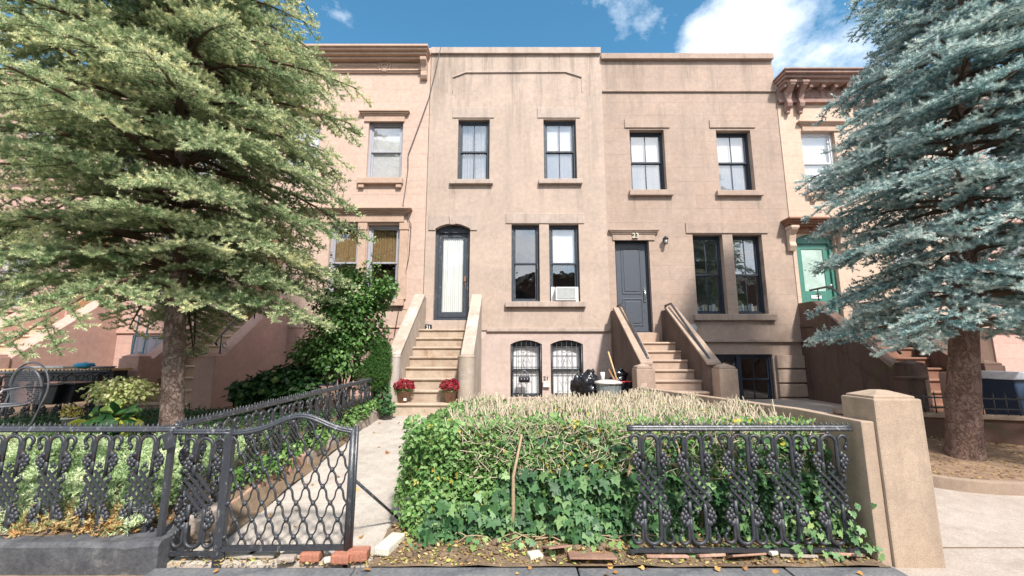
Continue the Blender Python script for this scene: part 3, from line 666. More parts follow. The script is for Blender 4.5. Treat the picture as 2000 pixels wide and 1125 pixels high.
# the windows further right show more of their reveal: opening edges taken on the front plane
m = MB(); facade(m, XC, XD, FZ(667), FZ(112), [w23[k] for k in ('ul', 'ur', 'door', 'pl', 'pr')], Y=10.01); m.build('wall', 'house23', h23)
m = MB(); facade(m, XC, XD, base_z, FZ(667), [w23['b']], Y=10.04); m.build('basement_wall', 'house23', h23)
m = MB(); m.box(XC - .005, XD, 9.91, 10.3, FZ(118.5), FZ(108)); m.build('coping', 'trim23', h23, bevel=.01)
m = MB(); m.box(XC + .003, XD - .003, 9.965, 10.02, FZ(180), FZ(178) + .02); m.build('ledge', 'trim23', h23, bevel=.006)
m = MB(); m.box(3.75, XD - .003, 9.965, 10.05, FZ(668), FZ(665) + .03); m.build('ledge', 'trim23', h23, bevel=.006)
for (a, b, c, d) in ((1220, 1308, 250, 233), (1386, 1475, 250, 234), (1340, 1500, 456, 435)): slab(h23, 'lintel', 'trim23', FX(a, c), FX(b, c), FZ(c) + .003, FZ(d), .03, 10.01)
for (a, b, c, d) in ((1229, 1314, 383, 372.5), (1399, 1489, 383.5, 373.5), (1355, 1515, 626, 614.5)): slab(h23, 'sill', 'trim23', FX(a, c), FX(b, c), FZ(c), FZ(d), .1, 10.01)
hood(h23, 'door_hood', 'trim23', FX(1188, 456), FX(1286, 456), FZ(446.5, 9.9), .27, .1, 10.01)
text('house_number', '23', .17, (FX(1240, 461), 9.955, FZ(461.5)), 'whitestone', h23, .02)
for k in ('ul', 'ur', 'pl', 'pr'): window(h23, w23[k], 'navyframe', 1, 'blind' if k[0] == 'u' else None, 'glass', Y=10.01, rec=.15, fw=.045, lowscreen=k[0] == 'u', blindcover=.55)
# books on the parlour sills: part of what shows through the panes
f = window(h23, w23['b'], 'navyframe', 3, None, 'glass', Y=10.04, rec=.06)
x0, x1, z0, z1 = w23['b']; m = MB(); m.box((x0 + x1) / 2 - .05, (x0 + x1) / 2 + .05, 10.09, 10.22, z0, z1); m.build('mullion', 'navyframe', f)
x0, x1, z0, z1 = w23['door']; m = MB(); ringbox(m, x0, x1, z0, z1, 10.13, 10.25, .05, .03)
d23 = m.build('door', 'navyframe', h23)
m = MB(); a, b, c, d = x0 + .05, x1 - .05, z0 + .03, z1 - .05; m.box(a, b, 10.17, 10.21, c, d)
for (pz0, pz1) in ((c + .14, c + .80), (c + .92, d - .14)):
    ringbox(m, a + .13, b - .13, pz0, pz1, 10.155, 10.172, .022); m.box(a + .19, b - .19, 10.158, 10.172, pz0 + .06, pz1 - .06)
m.build('door_leaf', 'door23', d23, bevel=.004)
m = MB(); m.box(b - .095, b - .045, 10.15, 10.17, c + .72, c + .80); m.box(b - .095, b - .045, 10.15, 10.17, c + .98, c + 1.07)
m.tube([(b - .07, 10.16, c + 1.0), (b - .07, 10.11, c + .97), (b - .07, 10.11, c + .80), (b - .07, 10.16, c + .76)], .012, 8); m.build('handle', 'chrome', d23)
for kk in range(5):   # rusticated corner blocks
    za, zb = FZ(694 + kk * 28 + 25), FZ(694 + kk * 28)
    m = MB(); m.box(FX(1516, 700), XD - .004, 9.97, 10.05, za, zb); m.build('corner_block', 'trim23', h23, bevel=.014)
m = MB(); m.box(FX(1209, 655), FX(1284, 655), 9.86, 10.14, 1.755, FZ(650.5)); m.build('door_step', 'step23', h23, bevel=.01)
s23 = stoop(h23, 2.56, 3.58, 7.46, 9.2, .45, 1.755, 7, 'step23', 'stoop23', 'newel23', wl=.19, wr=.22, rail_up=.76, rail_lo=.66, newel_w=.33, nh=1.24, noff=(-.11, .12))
for xx in (2.52, 3.66):
    m = MB(); zl = .45 + .186 + .66; zu = 1.755 + .76
    m.tube([(xx, 9.9, zu + .04), (xx, 9.9, zu + .12), (xx, 9.55, zu + .13), (xx, 7.92, zl + .17), (xx, 7.85, zl + .12), (xx, 7.9, zl + .06)], .026, 10, ref=(1, 0, 0)); m.build('handrail', 'ironrail', s23)
m = MB(); m.lathe([(.1, 0), (.1, .02), (.08, .03)], (FX(1353, 641), 10.005, FZ(641)), 20, ax=(0, -1, 0)); m.build('vent', 'lightgrey', h23)

# ----- house 19
h19 = empty('row_house', (-4.4, 10, .5), 'orange brownstone row house behind the green spruce with bracketed cornice and pink stoop', 'house', 'row houses along the street'); ORG[h19.name] = (-4.4, 10, .5)
w19 = dict(ur=rect(718, 786, 236, 349), ul=(FX(560, 290), FX(560, 290) + .84, FZ(349), FZ(236)), pl=rect(641, 699, 439, 585), pr=rect(715, 778, 439, 585), b1=(-4.9, -4.1, .75, 1.7), b2=(-3.4, -2.7, .75, 1.7), door=(-6.5, -5.62, 2.28, 4.6, .12))
m = MB(); facade(m, XA, XB - .012, FZ(640), FZ(92, 9.95), [w19[k] for k in ('ur', 'ul', 'pl', 'pr', 'door')], Y=9.985); m.build('wall', 'house19', h19)
m = MB(); facade(m, XA, XB - .012, base_z, FZ(640), [w19['b1'], w19['b2']], Y=10.0); m.build('basement_wall', 'house17', h19)
# cornice
m = MB(); Yc = 9.985
zt = FZ(86, 9.6); zc = FZ(107, 9.7)
for k, (pr_, za, zb) in enumerate(((.40, zt - .06, zt), (.35, zt - .12, zt - .06), (.27, zt - .19, zt - .12), (.18, zt - .26, zt - .19))): m.box(XA, XB - .015 - k * .025, Yc - pr_, Yc + .02, za, zb)
m.build('cornice', 'trim19', h19, bevel=.012)
m = MB(); zb = FZ(138, 9.95); ztf = zt - .26
m.box(XA, XB - .2, Yc - .05, Yc + .02, zb - .06, zb); m.box(XA, XB - .2, Yc - .08, Yc + .02, zb - .02, zb + .02)
m.box(XA, XB - .2, Yc - .04, Yc + .02, zb + .02, ztf)
cx = FX(752, 117, 9.93); cz = (zb + ztf) / 2
ringbox(m, -3.3 - 1.4, cx - .22, zb + .1, ztf - .06, Yc - .065, Yc - .039, .03); ringbox(m, cx + .22, XB - .35, zb + .1, ztf - .06, Yc - .065, Yc - .039, .03)
for rr in (.15, .085): m.tube([(cx + rr * math.cos(a * pi / 12), Yc - .055, cz + rr * math.sin(a * pi / 12)) for a in range(24)], .022, 8, closed=True)
m.build('frieze', 'trim19', h19, bevel=.005)
m = MB(); x = XB - .16; 
m.prism([(Yc, ztf), (Yc - .28, ztf), (Yc - .27, ztf - .08), (Yc - .16, ztf - .18), (Yc - .12, ztf - .3), (Yc - .13, ztf - .42), (Yc - .08, ztf - .5), (Yc, ztf - .5)], x - .08, x + .08, 'x')
m.build('bracket', 'trim19', h19, bevel=.01)
hood(h19, 'window_hood', 'trim19', FX(703, 230), FX(801, 230), FZ(213, 9.85), .28, .13, Yc)
hood(h19, 'window_hood', 'trim19', FX(555, 230), FX(640, 230), FZ(213, 9.85), .28, .13, Yc)
hood(h19, 'window_hood', 'trim19', FX(560, 420), FX(806, 420), FZ(404, 9.8), .34, .2, Yc, 4)
for (a, b, c, d) in ((700, 788, 361, 350), ): 
    slab(h19, 'sill', 'trim19', FX(a, c), FX(b, c), FZ(c), FZ(d), .11, Yc)
    for xx in (FX(707, 365), FX(780, 365)): 
        m = MB(); m.box(xx - .07, xx + .07, Yc - .08, Yc, FZ(c) - .1, FZ(c)); m.build('sill_bracket', 'trim19', h19, bevel=.012)
m = MB()
for (xa, xb) in ((FX(699, 500), FX(715, 500)), (FX(780, 500), FX(797, 500))):
    m.box(xa + .005, xb - .005, Yc - .05, Yc, FZ(585), FZ(437)); m.box(xa - .01, xb + .01, Yc - .07, Yc, FZ(450), FZ(437))
m.build('pilaster', 'trim19', h19, bevel=.006)
slab(h19, 'sill', 'trim19', FX(630, 590), FX(790, 590), FZ(598), FZ(586), .11, Yc)
m = MB(); ringbox(m, FX(745, 620), FX(795, 620), FZ(640), FZ(603), Yc - .012, Yc, .02); m.build('panel', 'trim19', h19)
window(h19, w19['ur'], 'greyframe', 0, 'blind', 'glass', Y=Yc); window(h19, w19['ul'], 'greyframe', 0, 'blind', 'glass', Y=Yc)
window(h19, w19['pl'], 'greyframe', 0, 'tancurtain', 'glass', Y=Yc, blindcover=.5); window(h19, w19['pr'], 'greyframe', 0, 'tancurtain', 'glass', Y=Yc, blindcover=.5)
for k in ('b1', 'b2'):
    f = window(h19, w19[k], 'navyframe', 0, None, 'glass', Y=10.0)
    x0, x1, z0, z1 = w19[k]; g = MB()
    for q in range(9):
        xx = x0 + (x1 - x0) * q / 8
        g.tube([(xx, 10.04, z0), (xx + (.12 if q % 2 else -.12) * (0 < q < 8), 10.04, (z0 + z1) / 2), (xx, 10.04, z1)], .008, 5)
    g.build('window_bars', 'iron', f)
x0, x1, z0, z1, _ = w19['door']; m = MB(); ringbox(m, x0, x1, z0, z1, 10.1, 10.2, .08, .05, .1); d19 = m.build('door', 'darkwood', h19)
m = MB(); m.box(x0 + .08, x1 - .08, 10.14, 10.19, z0 + .05, z1 - .1); m.build('door_leaf', 'darkwood', d19)
s19 = stoop(h19, -6.62, -5.62, 7.45, 9.285, .45, 2.1, 8, 'step19', 'stoop19', 'stoop19', wl=.24, wr=.26, rail_up=.72, rail_lo=.72, newel_w=.36, caps=False, nh=1.42, noff=(-.02, .08))
for xx in (-5.5,):
    m = MB(); zl = 1.46; m.tube([(xx, 9.6, 3.0), (xx, 9.3, 3.0), (xx, 7.85, 1.78), (xx, 7.8, 1.7), (xx, 7.85, 1.66)], .02, 8, ref=(1, 0, 0))
    for yy, zz in ((7.95, 1.86), (8.9, 2.66)):
        m.tube([(xx, yy, zz - .42), (xx, yy, zz)], .014, 6); m.tube([(xx, yy + .1 + .05 * math.cos(a), zz - .2 + .05 * math.sin(a)) for a in np.linspace(0, 5.5, 12)], .008, 5, ref=(1, 0, 0))
    m.build('handrail', 'ironrail', s19)

# ----- house 17 and 15
def plainhouse(X0, X1, top, mat, label, Y=10.0, door=None, wins=(), trim='stoop19', band=True):
    h = empty('row_house', ((X0 + X1) / 2, Y, .5), label, 'house', 'row houses along the street'); ORG[h.name] = ((X0 + X1) / 2, Y, .5)
    m = MB(); facade(m, X0 + .006, X1 - .006, base_z, top, list(wins) + ([door] if door else []), Y=Y); m.build('wall', mat, h)
    for o in wins:
        window(h, o, 'greyframe', 0, 'blind' if o[2] > 3 else None, 'glass', Y=Y)
        slab(h, 'sill', trim, o[0] - .12, o[1] + .12, o[2] - .12, o[2], .11, Y)
        if o[2] > 2: hood(h, 'window_hood', trim, o[0] - .2, o[1] + .2, o[3] + .3, .28, .13, Y)
    m = MB(); m.box(X0 + .006, X1 - .006, Y - .4, Y + .3, top - .1, top + .02); m.box(X0 + .006, X1 - .006, Y - .25, Y + .02, top - .24, top - .1); m.build('cornice', trim, h, bevel=.015)
    m = MB(); m.box(X0 + .006, X1 - .006, Y - .04, Y + .01, 1.98, 2.06); m.build('ledge', trim, h, bevel=.008)
    if door:
        m = MB(); ringbox(m, *door[:4], Y + .1, Y + .2, .07, .05); d = m.build('door', 'darkwood', h); m = MB(); m.box(door[0] + .07, door[1] - .07, Y + .13, Y + .17, door[2] + .05, door[3] - .07); m.build('door_leaf', 'darkwood', d)
    return h
h17 = plainhouse(-11.14, XA, FZ(86, 9.6), 'house17', 'salmon row house at the far left behind the fenced terrace and spruce', wins=((-8.1, -7.2, 5.9, 7.6), (-10.4, -9.5, 5.9, 7.6), (-8.7, -7.95, 2.6, 4.5), (-7.75, -7.0, 2.6, 4.5)), door=(-10.7, -9.8, 2.3, 4.6))
stoop(h17, -10.75, -9.75, 7.6, 9.3, .5, 2.1, 8, 'step19', 'stoop19', 'stoop19', wr=.34, wl=.3, rail_up=.7, rail_lo=.7, newel_w=.4, caps=False, nh=1.45)
h15 = plainhouse(-15.7, -11.15, 8.6, 'house17', 'sliver of reddish row house at the left edge of the street row', wins=((-12.6, -11.8, 2.6, 4.4), (-12.6, -11.8, 5.9, 7.5)))
# basement doorway of 17 with a hanging grey sheet
m = MB(); m.box(-9.0, -8.1, 9.96, 9.99, .5, 1.93); o = m.build('basement_door', 'dark', h17)
m = MB(); V = []
for k in range(25):
    x = -8.95 + .8 * k / 24; V += [(x, 9.9 + .04 * math.sin(k * .9), .9 + .15 * math.sin(k * .3)), (x, 9.93 + .02 * math.sin(k), 1.9)]
m.add(V, [(2 * k, 2 * k + 2, 2 * k + 3, 2 * k + 1) for k in range(24)], True); o = m.build('hanging_sheet', 'greysheet'); setorg(o, (-8.5, 9.9, .9)); tag(o, 'dark grey sheet hanging in the basement doorway behind the spruce trunk', 'sheet')

# ----- house 25
h25 = empty('row_house', (9.1, 10, .45), 'peach brownstone with green front door, dark brown stoop and heavy bracketed cornice', 'house', 'row houses along the street'); ORG[h25.name] = (9.1, 10, .45)
w25 = dict(u=rect(1570, 1636, 256, 374), u2=(9.6, 10.5, FZ(374), FZ(256)), door=rect(1562, 1640, 456, 640, .14), p=(9.4, 10.2, 2.7, 4.5), b=(9.3, 10.3, .8, 1.7))
m = MB(); facade(m, XD + .012, 11.42, 2.2, FZ(150, 9.9), [w25[k] for k in ('u', 'u2', 'door', 'p')], Y=10.0); m.build('wall', 'house25', h25)
m = MB(); facade(m, XD + .012, 11.42, base_z, 2.2, [w25['b']], Y=10.02); m.build('basement_wall', 'stoop25', h25)
zt = FZ(131, 9.5); 
m = MB()
for k, (pr_, za, zb) in enumerate(((.5, zt - .04, zt), (.46, zt - .11, zt - .04), (.38, zt - .19, zt - .11), (.31, zt - .27, zt - .19))): m.box(XD + .01 + .03 * k - .04, 11.42, 10 - pr_, 10.3, za, zb)
m.build('cornice', 'cornice25', h25, bevel=.014)
m = MB(); zf = FZ(200, 9.95); m.box(XD + .015, 11.42, 9.94, 10.02, zf, zt - .27); m.box(XD + .015, 11.42, 9.9, 10.02, zf - .02, zf + .06)
for q in range(6):
    a = 7.45 + q * .72; ringbox(m, a, a + .6, zf + .14, zt - .36, 9.925, 9.941, .03)
for q in range(14): m.box(7.0 + q * .16 + .02 if q > 99 else 6.98 + q * .32, 6.98 + q * .32 + .09, 9.74, 9.95, zt - .37, zt - .27)
m.build('frieze', 'cornice25', h25, bevel=.005)
for xx in (7.12, 7.44, 9.0, 9.3, 11.0, 11.3):
    m = MB(); z = zt - .27; P = [(9.98, z), (9.62, z), (9.62, z - .1), (9.70, z - .16), (9.80, z - .25), (9.84, z - .38), (9.80, z - .5), (9.83, z - .58), (9.90, z - .62), (9.93, z - .68), (9.98, z - .68)]
    m.prism(P, xx - .065, xx + .065, 'x'); m.box(xx - .085, xx + .085, 9.6, 9.98, z - .06, z); m.lathe([(.001, 0), (.05, .03), (.05, .05), (.03, .09)], (xx, 9.93, z - .76), 10)
    m.build('bracket', 'cornice25', h25, bevel=.008)
hood(h25, 'window_hood', 'trim19', FX(1555, 240), FX(1650, 240), FZ(233, 9.85), .25, .12)
hood(h25, 'window_hood', 'trim19', 9.4, 10.7, FZ(233, 9.85), .25, .12)
slab(h25, 'sill', 'trim19', FX(1574, 380), FX(1650, 380), FZ(385), FZ(374.5), .1)
for xx in (FX(1587, 388), FX(1638, 388)):
    m = MB(); m.box(xx - .06, xx + .06, 9.93, 10.0, FZ(395), FZ(385)); m.build('sill_bracket', 'trim19', h25, bevel=.012)
window(h25, w25['u'], 'whiteframe', 0, 'blind', 'glass'); window(h25, w25['u2'], 'whiteframe', 0, 'blind', 'glass'); window(h25, w25['p'], 'whiteframe', 0, 'blind', 'glass'); window(h25, w25['b'], 'navyframe', 0, None, 'glass', Y=10.02)
x0, x1, z0, z1, ar = w25['door']
m = MB(); zt2 = FZ(424, 9.7)
for k in range(4): m.box(x0 - .32 + .03 * k, x1 + .32 - .03 * k, 10 - .34 + .06 * k, 10.0, zt2 - .045 * (k + 1), zt2 - .045 * k)
m.box(x0 - .02, x1 + .02, 9.95, 10.0, z1, zt2 - .18); m.box((x0 + x1) / 2 - .09, (x0 + x1) / 2 + .09, 9.92, 10, z1 - .02, zt2 - .18); m.build('door_hood', 'step25', h25, bevel=.01)
for xx in (x0 - .14, x1 + .14):
    m = MB(); z = zt2 - .18; m.prism([(9.99, z), (9.76, z), (9.76, z - .1), (9.86, z - .2), (9.9, z - .38), (9.87, z - .48), (9.93, z - .6), (9.99, z - .6)], xx - .08, xx + .08, 'x'); m.box(xx - .1, xx + .1, 9.74, 9.99, z - .07, z); m.build('bracket', 'house25', h25, bevel=.01)
m = MB(); ringbox(m, x0, x1, z0, z1, 10.1, 10.24, .09, .06, ar); d25 = m.build('door', 'green', h25, bevel=.006)
m = MB(); a, b, c, d = x0 + .09, x1 - .09, z0 + .06, z1 - .09 - ar; ringbox(m, a, b, c, d, 10.15, 10.2, .13, .85)
ringbox(m, a + .1, (a + b) / 2 - .03, c + .08, c + .52, 10.14, 10.152, .02); ringbox(m, (a + b) / 2 + .03, b - .1, c + .08, c + .52, 10.14, 10.152, .02); m.build('door_leaf', 'green', d25, bevel=.004)
m = MB(); m.box(a + .12, b - .12, 10.17, 10.18, c + .84, d - .12); m.build('door_glass', 'frost', d25)
m = MB(); m.box((a + b) / 2 - .15, (a + b) / 2 + .1, 10.135, 10.15, c + .66, c + .74); m.build('letter_slot', 'white', d25)
m = MB(); m.blob((b - .06, 10.1, c + .98), .035, amp=0); m.tube([(b - .06, 10.15, c + .98), (b - .06, 10.1, c + .98)], .012, 8, ref=(1, 0, 0)); m.build('knob', 'chrome', d25)
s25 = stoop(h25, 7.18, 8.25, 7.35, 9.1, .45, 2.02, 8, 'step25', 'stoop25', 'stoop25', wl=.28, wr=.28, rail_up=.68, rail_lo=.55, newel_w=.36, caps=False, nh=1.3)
m = MB(); m.box(6.9, 7.0, 7.6, 9.98, 1.62, 1.66)
# raking string moulding on the outer face of the stoop
m = MB(); m.prism([(9.98, 2.12), (9.55, 2.12), (9.55, 2.15), (9.98, 2.15)], 6.87, 6.9, 'x'); m.prism([(7.7, .76), (9.55, 2.12), (9.55, 2.15), (7.7, .79)], 6.87, 6.9, 'x'); m.build('string_moulding', 'stoop25', s25)
m = MB(); m.tube([(7.04, 9.75, 2.98), (7.04, 9.2, 2.98), (7.04, 9.0, 2.88), (7.04, 7.75, 1.62), (7.04, 7.65, 1.5)], .024, 8, ref=(1, 0, 0))
for yy, zz in ((9.5, 2.98),): m.tube([(7.04, yy, zz), (7.04, yy, 2.7)], .014, 6); [m.tube([(7.04, yy + s * (.04 + .035 * math.cos(t)), zz - .14 + .035 * math.sin(t)) for t in np.linspace(0, 5.6, 12)], .008, 5, ref=(1, 0, 0)) for s in (1, -1)]
m.build('handrail', 'ironrail', s25)
h27 = plainhouse(11.44, 16, 8.7, 'house17', 'reddish row house at the far right mostly hidden by the blue spruce', wins=((12.1, 13, 5.9, 7.5), (12.1, 13, 2.6, 4.4)), trim='stoop25')

# ---------------------------------------------------------------- things on the houses
def aircon(x0, x1, z0, z1, Y, label, tilt=0):
    t = empty('air_conditioner', ((x0 + x1) / 2, Y, z0), label, 'air conditioner', 'window air conditioners')
    m = MB(); m.box(x0, x1, Y - .16, Y + .1, z0, z1); m.build('casing', 'white', t, bevel=.012)
    g = MB(); ringbox(g, x0 + .03, x1 - .03, z0 + .04, z1 - .03, Y - .172, Y - .161, .012)
    for k in range(9): zz = z0 + .06 + (z1 - z0 - .12) * k / 8; g.box(x0 + .04, x1 - .04, Y - .168, Y - .161, zz, zz + .01)
    g.build('grille', 'lightgrey', t)
    s = MB(); s.box(x0 - .09, x0 - .004, Y + .03, Y + .05, z0, z1 + .03); s.build('side_panel', 'white', t)
    s = MB(); s.box(x1 + .004, x1 + .07, Y + .03, Y + .05, z0, z1 + .03); s.build('side_panel', 'white', t)
r_ = rect(1085, 1126, 561, 588, 0, 9.95); aircon(r_[0], r_[1], r_[2] + .01, r_[3], 10.06, 'white air conditioner in the right parlour window of the tan stucco house')
r_ = rect(1590, 1634, 343, 372, 0, 9.9); aircon(r_[0] + .05, r_[1], r_[2] + .03, r_[3], 10.0, 'white air conditioner in the upper window beside the blue spruce')
# wall lamp
lx, lz = FX(1300, 468, 9.9), FZ(469, 9.9); t = empty('wall_lamp', (lx, 10, lz), 'small black carriage lamp on the wall right of the slate grey door', 'lamp')
m = MB(); m.lathe([(.035, 0), (.035, .02)], (lx, 10.005, lz + .02), 14, ax=(0, -1, 0)); m.tube([(lx, 9.99, lz + .02), (lx, 9.94, lz + .08), (lx, 9.9, lz + .07)], .01, 6, ref=(1, 0, 0)); m.lathe([(.075, .0), (.065, .02), (.02, .06), (.008, .08)], (lx, 9.9, lz + .03), 14); m.lathe([(.04, 0), (.045, .01)], (lx, 9.9, lz - .1), 12)
for q in range(4): a = q * pi / 2 + pi / 4; m.tube([(lx + .042 * math.cos(a), 9.9 + .042 * math.sin(a), lz - .1), (lx + .055 * math.cos(a), 9.9 + .055 * math.sin(a), lz + .03)], .005, 4)
m.build('bracket', 'blackplastic', t)
m = MB(); m.lathe([(.034, -.09), (.046, .025)], (lx, 9.9, lz), 12); m.build('glass_shade', 'lightgrey', t)
# intercom
m = MB(); x, z = FX(937, 655), FZ(655); t = empty('intercom', (x, 10, z), 'white doorbell box with dark button plate beside the stoop marked 21', 'doorbell')
m.box(x - .055, x + .055, 9.97, 10.03, z - .075, z + .085); m.build('case', 'white', t, bevel=.006); m = MB(); m.box(x - .03, x + .03, 9.962, 9.97, z, z + .06); m.lathe([(.008, 0), (.006, .006)], (x, 9.97, z - .04), 8, ax=(0, -1, 0)); m.build('button_plate', 'blackplastic', t)
# number plate on the top step, propped at the wall
x, z = FX(836, 634, 9.75), 2.045; t = empty('number_plate', (x, 9.82, z), 'small black plate reading 21 propped on the top step', 'house number')
m = MB(); m.prism([(x - .085, z), (x + .085, z), (x + .075, z + .13), (x - .08, z + .14)], 9.8, 9.82); m.build('plate', 'blackplastic', t, bevel=.004); text('numeral', '21', .11, (x, 9.796, z + .065), 'white', t, .003)
# numerals and white box on the pier between the basement windows
x = FX(1067, 742); t = empty('letterbox', (x, 10.03, FZ(757)), 'small white box under black numerals 21 between the barred basement windows', 'letterbox')
m = MB(); m.box(x - .075, x + .075, 9.96, 10.028, FZ(756), FZ(747)); m.build('box', 'white', t, bevel=.006); m = MB(); m.box(x - .082, x + .082, 9.95, 10.028, FZ(747), FZ(747) + .012); m.build('lid', 'white', t); text('numeral', '21', .13, (x - .005, 10.022, FZ(742) + .03), 'blackplastic', t, .005)
# bag-shaped holder on the bars
x, z = FX(1024, 742), FZ(742); t = empty('hanging_bag', (x, 9.98, z), 'small black quilted bag with chain handle hanging on the left basement window bars', 'bag')
m = MB(); m.box(x - .13, x + .13, 9.94, 10.03, z - .06, z + .08); m.build('pouch', 'blackplastic', t, bevel=.03)
m = MB(); m.tube([(x - .11 + .22 * k / 12, 9.97, z + .07 + .15 * math.sin(pi * k / 12)) for k in range(13)], .008, 6); m.build('strap', 'chair', t)
m = MB(); [m.blob((x - .07 + .07 * k, 9.935, z + .02), (.022, .01, .022), k, .1) for k in range(3)]; m.build('stud', 'chair', t)
# cable down the facade
pth = [(861, 92), (850, 140), (838, 190), (822, 235), (806, 278), (797, 302), (797, 330), (791, 375), (787, 400)]
m = MB(); m.tube([(FX(a, b, 9.93), 9.93, FZ(b, 9.93)) for a, b in pth] + [(FX(803, 440, 9.93), 9.93, FZ(440, 9.93)), (FX(799, 500, 9.94), 9.94, FZ(500, 9.94)), (FX(783, 580, 9.95), 9.95, FZ(580, 9.95)), (FX(770, 655, 9.95), 9.95, FZ(655, 9.95))], .011, 6)
o = m.build('cable', 'cable'); tag(o, 'thin dark cable hanging from the roof edge down the orange facade', 'cable')
# outlet box low on 23
x, z = FX(1570, 790, 9.9), FZ(787, 9.9); m = MB(); m.box(x - .05, x + .06, 9.86, 9.96, z - .06, z + .06); m.box(x - .02, x + .03, 9.83, 9.86, z - .02, z + .03); o = m.build('utility_box', 'lightgrey', bevel=.008); setorg(o, (x, 9.9, z)); tag(o, 'small grey metal utility box at the foot of the brown house corner', 'utility box')
# books on the parlour windowsill
for wi, k0 in enumerate(('pl', 'pr')):
    x0, x1, z0, z1 = w23[k0]; x = x0 + .1; q = 0
    while x < x1 - .12:
        wv = random.uniform(.02, .045); hh = random.uniform(.15, .24)
        m = MB(); m.box(x, x + wv - .003, 10.28, 10.4, z0 + .04, z0 + .04 + hh); o = m.build('book', random.choice(['white', 'tancurtain', 'blind', 'bluecloth', 'lightgrey', 'wood'])); setorg(o, (x, 10.34, z0 + .04))
        tag(o, 'book in the row standing on the %s parlour windowsill of the brown house' % ('left' if wi == 0 else 'right'), 'book', 'books on the %s parlour sill' % ('left' if wi == 0 else 'right')); x += wv; q += 1

# ---------------------------------------------------------------- cast-iron fences
PITCH = .343
def panel_mesh(H=.82):
    m = MB()
    def half(f):
        m.tube([f(-.058, .60), f(-.058, .70)] + [f(.058 * -math.cos(a), .735 + .058 * math.sin(a)) for a in np.linspace(0.0, pi, 11)] + [f(.058, .70), f(.058, .60), f(.058, .5)], .0155, 6, flat=.8)
        m.tube([f(-.058, .62), f(-.058, .5)], .0155, 6, flat=.8)
        for s in (-1, 1):
            cx, cz = s * .112, .752
            P = [f(s * .072, .62), f(s * .078, .67)] + [f(cx - s * .036 * math.cos(a) * 1.0, cz + .036 * math.sin(a)) for a in np.linspace(-.45, 4.2, 14)]
            m.tube(P, [.010, .012] + [.0135] * 10 + [.012, .011, .010, .009], 6, flat=1.0)
            m.blob(f(cx + s * .016, .70), (.014, .016, .02), 3, .1, 6, 4)
            for q, (bx, bz, br) in enumerate(((.088, .655, .021), (.112, .638, .019), (.127, .612, .017), (.1, .612, .022), (.118, .588, .018), (.093, .575, .018), (.106, .555, .015), (.082, .6, .018), (.09, .532, .012))):
                m.blob(f(s * bx, bz), (br, .017, br * 1.1), q, .25, 7, 5)
            m.tube([f(s * .078, .5), f(s * .098, .50), f(s * .104, .475), f(s * .085, .452)], .011, 5, flat=.8)
        m.blob(f(0, .808), .015, 1, .1, 6, 4)
        m.blob(f(0, .578), (.014, .012, .018), 2, .1, 6, 4); m.blob(f(-.016, .562), (.012, .01, .01), 2, .1, 6, 4); m.blob(f(.016, .562), (.012, .01, .01), 2, .1, 6, 4)
    half(lambda x, z: (x, 0, z)); half(lambda x, z: (x, 0, H - z))
    # diamond lattice between
    c = H / 2
    hw = .088; st = .062
    sl, dz, hw, zl = 1.1, .0655, .088, .128
    for s in (1, -1):
        for k in (-1.5, -.5, .5, 1.5):
            xa, xb = max(-hw, (-zl - k * dz) / sl), min(hw, (zl - k * dz) / sl)
            m.tube([(s * xa, s * .006, c + k * dz + sl * xa), (s * xb, s * .006, c + k * dz + sl * xb)], .0115, 4, flat=.8)
    return m
PM = panel_mesh()
def cresting(L, z, sp=.04, h=.048, r=.021, rise=lambda x: 0):
    m = MB(); N = max(2, int(L / .05)); pts = [(L * i / N, 0, z + rise(L * i / N)) for i in range(N + 1)]
    m.tube(pts, r, 8, flat=.7, ref=(0, 0, 1)); m.tube([(p[0], p[1], p[2] + .012) for p in pts], r * .7, 6, flat=1.5, ref=(0, 0, 1))
    k = int(L / sp)
    for i in range(k):
        x = (i + .5) * L / k; zz = z + rise(x) + .012; hh = h * random.uniform(.75, 1.1)
        m.lathe([(.014, 0), (.0095, hh * .4), (.011, hh * .55), (.001, hh)], (x, 0, zz), 5, caps=False)
    return m
first_panel = [None]
def fence(name, loc, rz, n, ztop, label, off=.0, first=.17, H=.82, pitch=PITCH, tilt=0, L=None, bottom=True, slope=0, group='black cast-iron fences', post=(), zb=None):
    L = L or n * pitch; t = empty(name, loc, label, 'fence', group, rz)
    t.rotation_euler = (0, -tilt, rz)
    cresting(L, ztop).build('top_rail', 'ironrail', t, local=True)
    if bottom:
        m = MB(); z = ztop - H - .025; m.box(-.02, L, -.016, .016, z - .012, z + .012); m.build('bottom_rail', 'ironrail', t, local=True)
    for i in range(n):
        if first_panel[0] is None: p = PM.build('cast_panel', 'iron', t, local=True); first_panel[0] = p
        else: p = first_panel[0].copy(); COL.objects.link(p)
        p.parent = t; p.location = (first + i * pitch, 0, ztop - H - .012); p.name = 'cast_panel'; p.rotation_euler = (R(random.uniform(-1.5, 1.5)), R(random.uniform(-1.2, 1.2)), R(random.uniform(-4, 4)))
    for (x, za, zb_, w_) in post:
        m = MB(); m.box(x - w_, x + w_, -.018, .018, za, zb_); m.build('post', 'ironrail', t, local=True)
    return t
# front-left run standing on the black kerb
LX0 = -7.9
fence('iron_fence', (-2.62 - PITCH * 15, 3.36, 0), 0, 15, 1.005 - .09, 'black cast-iron fence on the black painted kerb left of the gate', L=PITCH * 15 + .02, first=PITCH / 2 - .03, H=.76 if False else .82, bottom=False)
# narrow fixed panel next to the gate
fence('iron_fence', (-2.58, 3.31, 0), 0, 1, .905, 'single narrow cast-iron fence panel between kerb end and gate', L=.44, first=.235, post=((.0, -.02, .9, .018), (.44, -.03, .93, .034)))
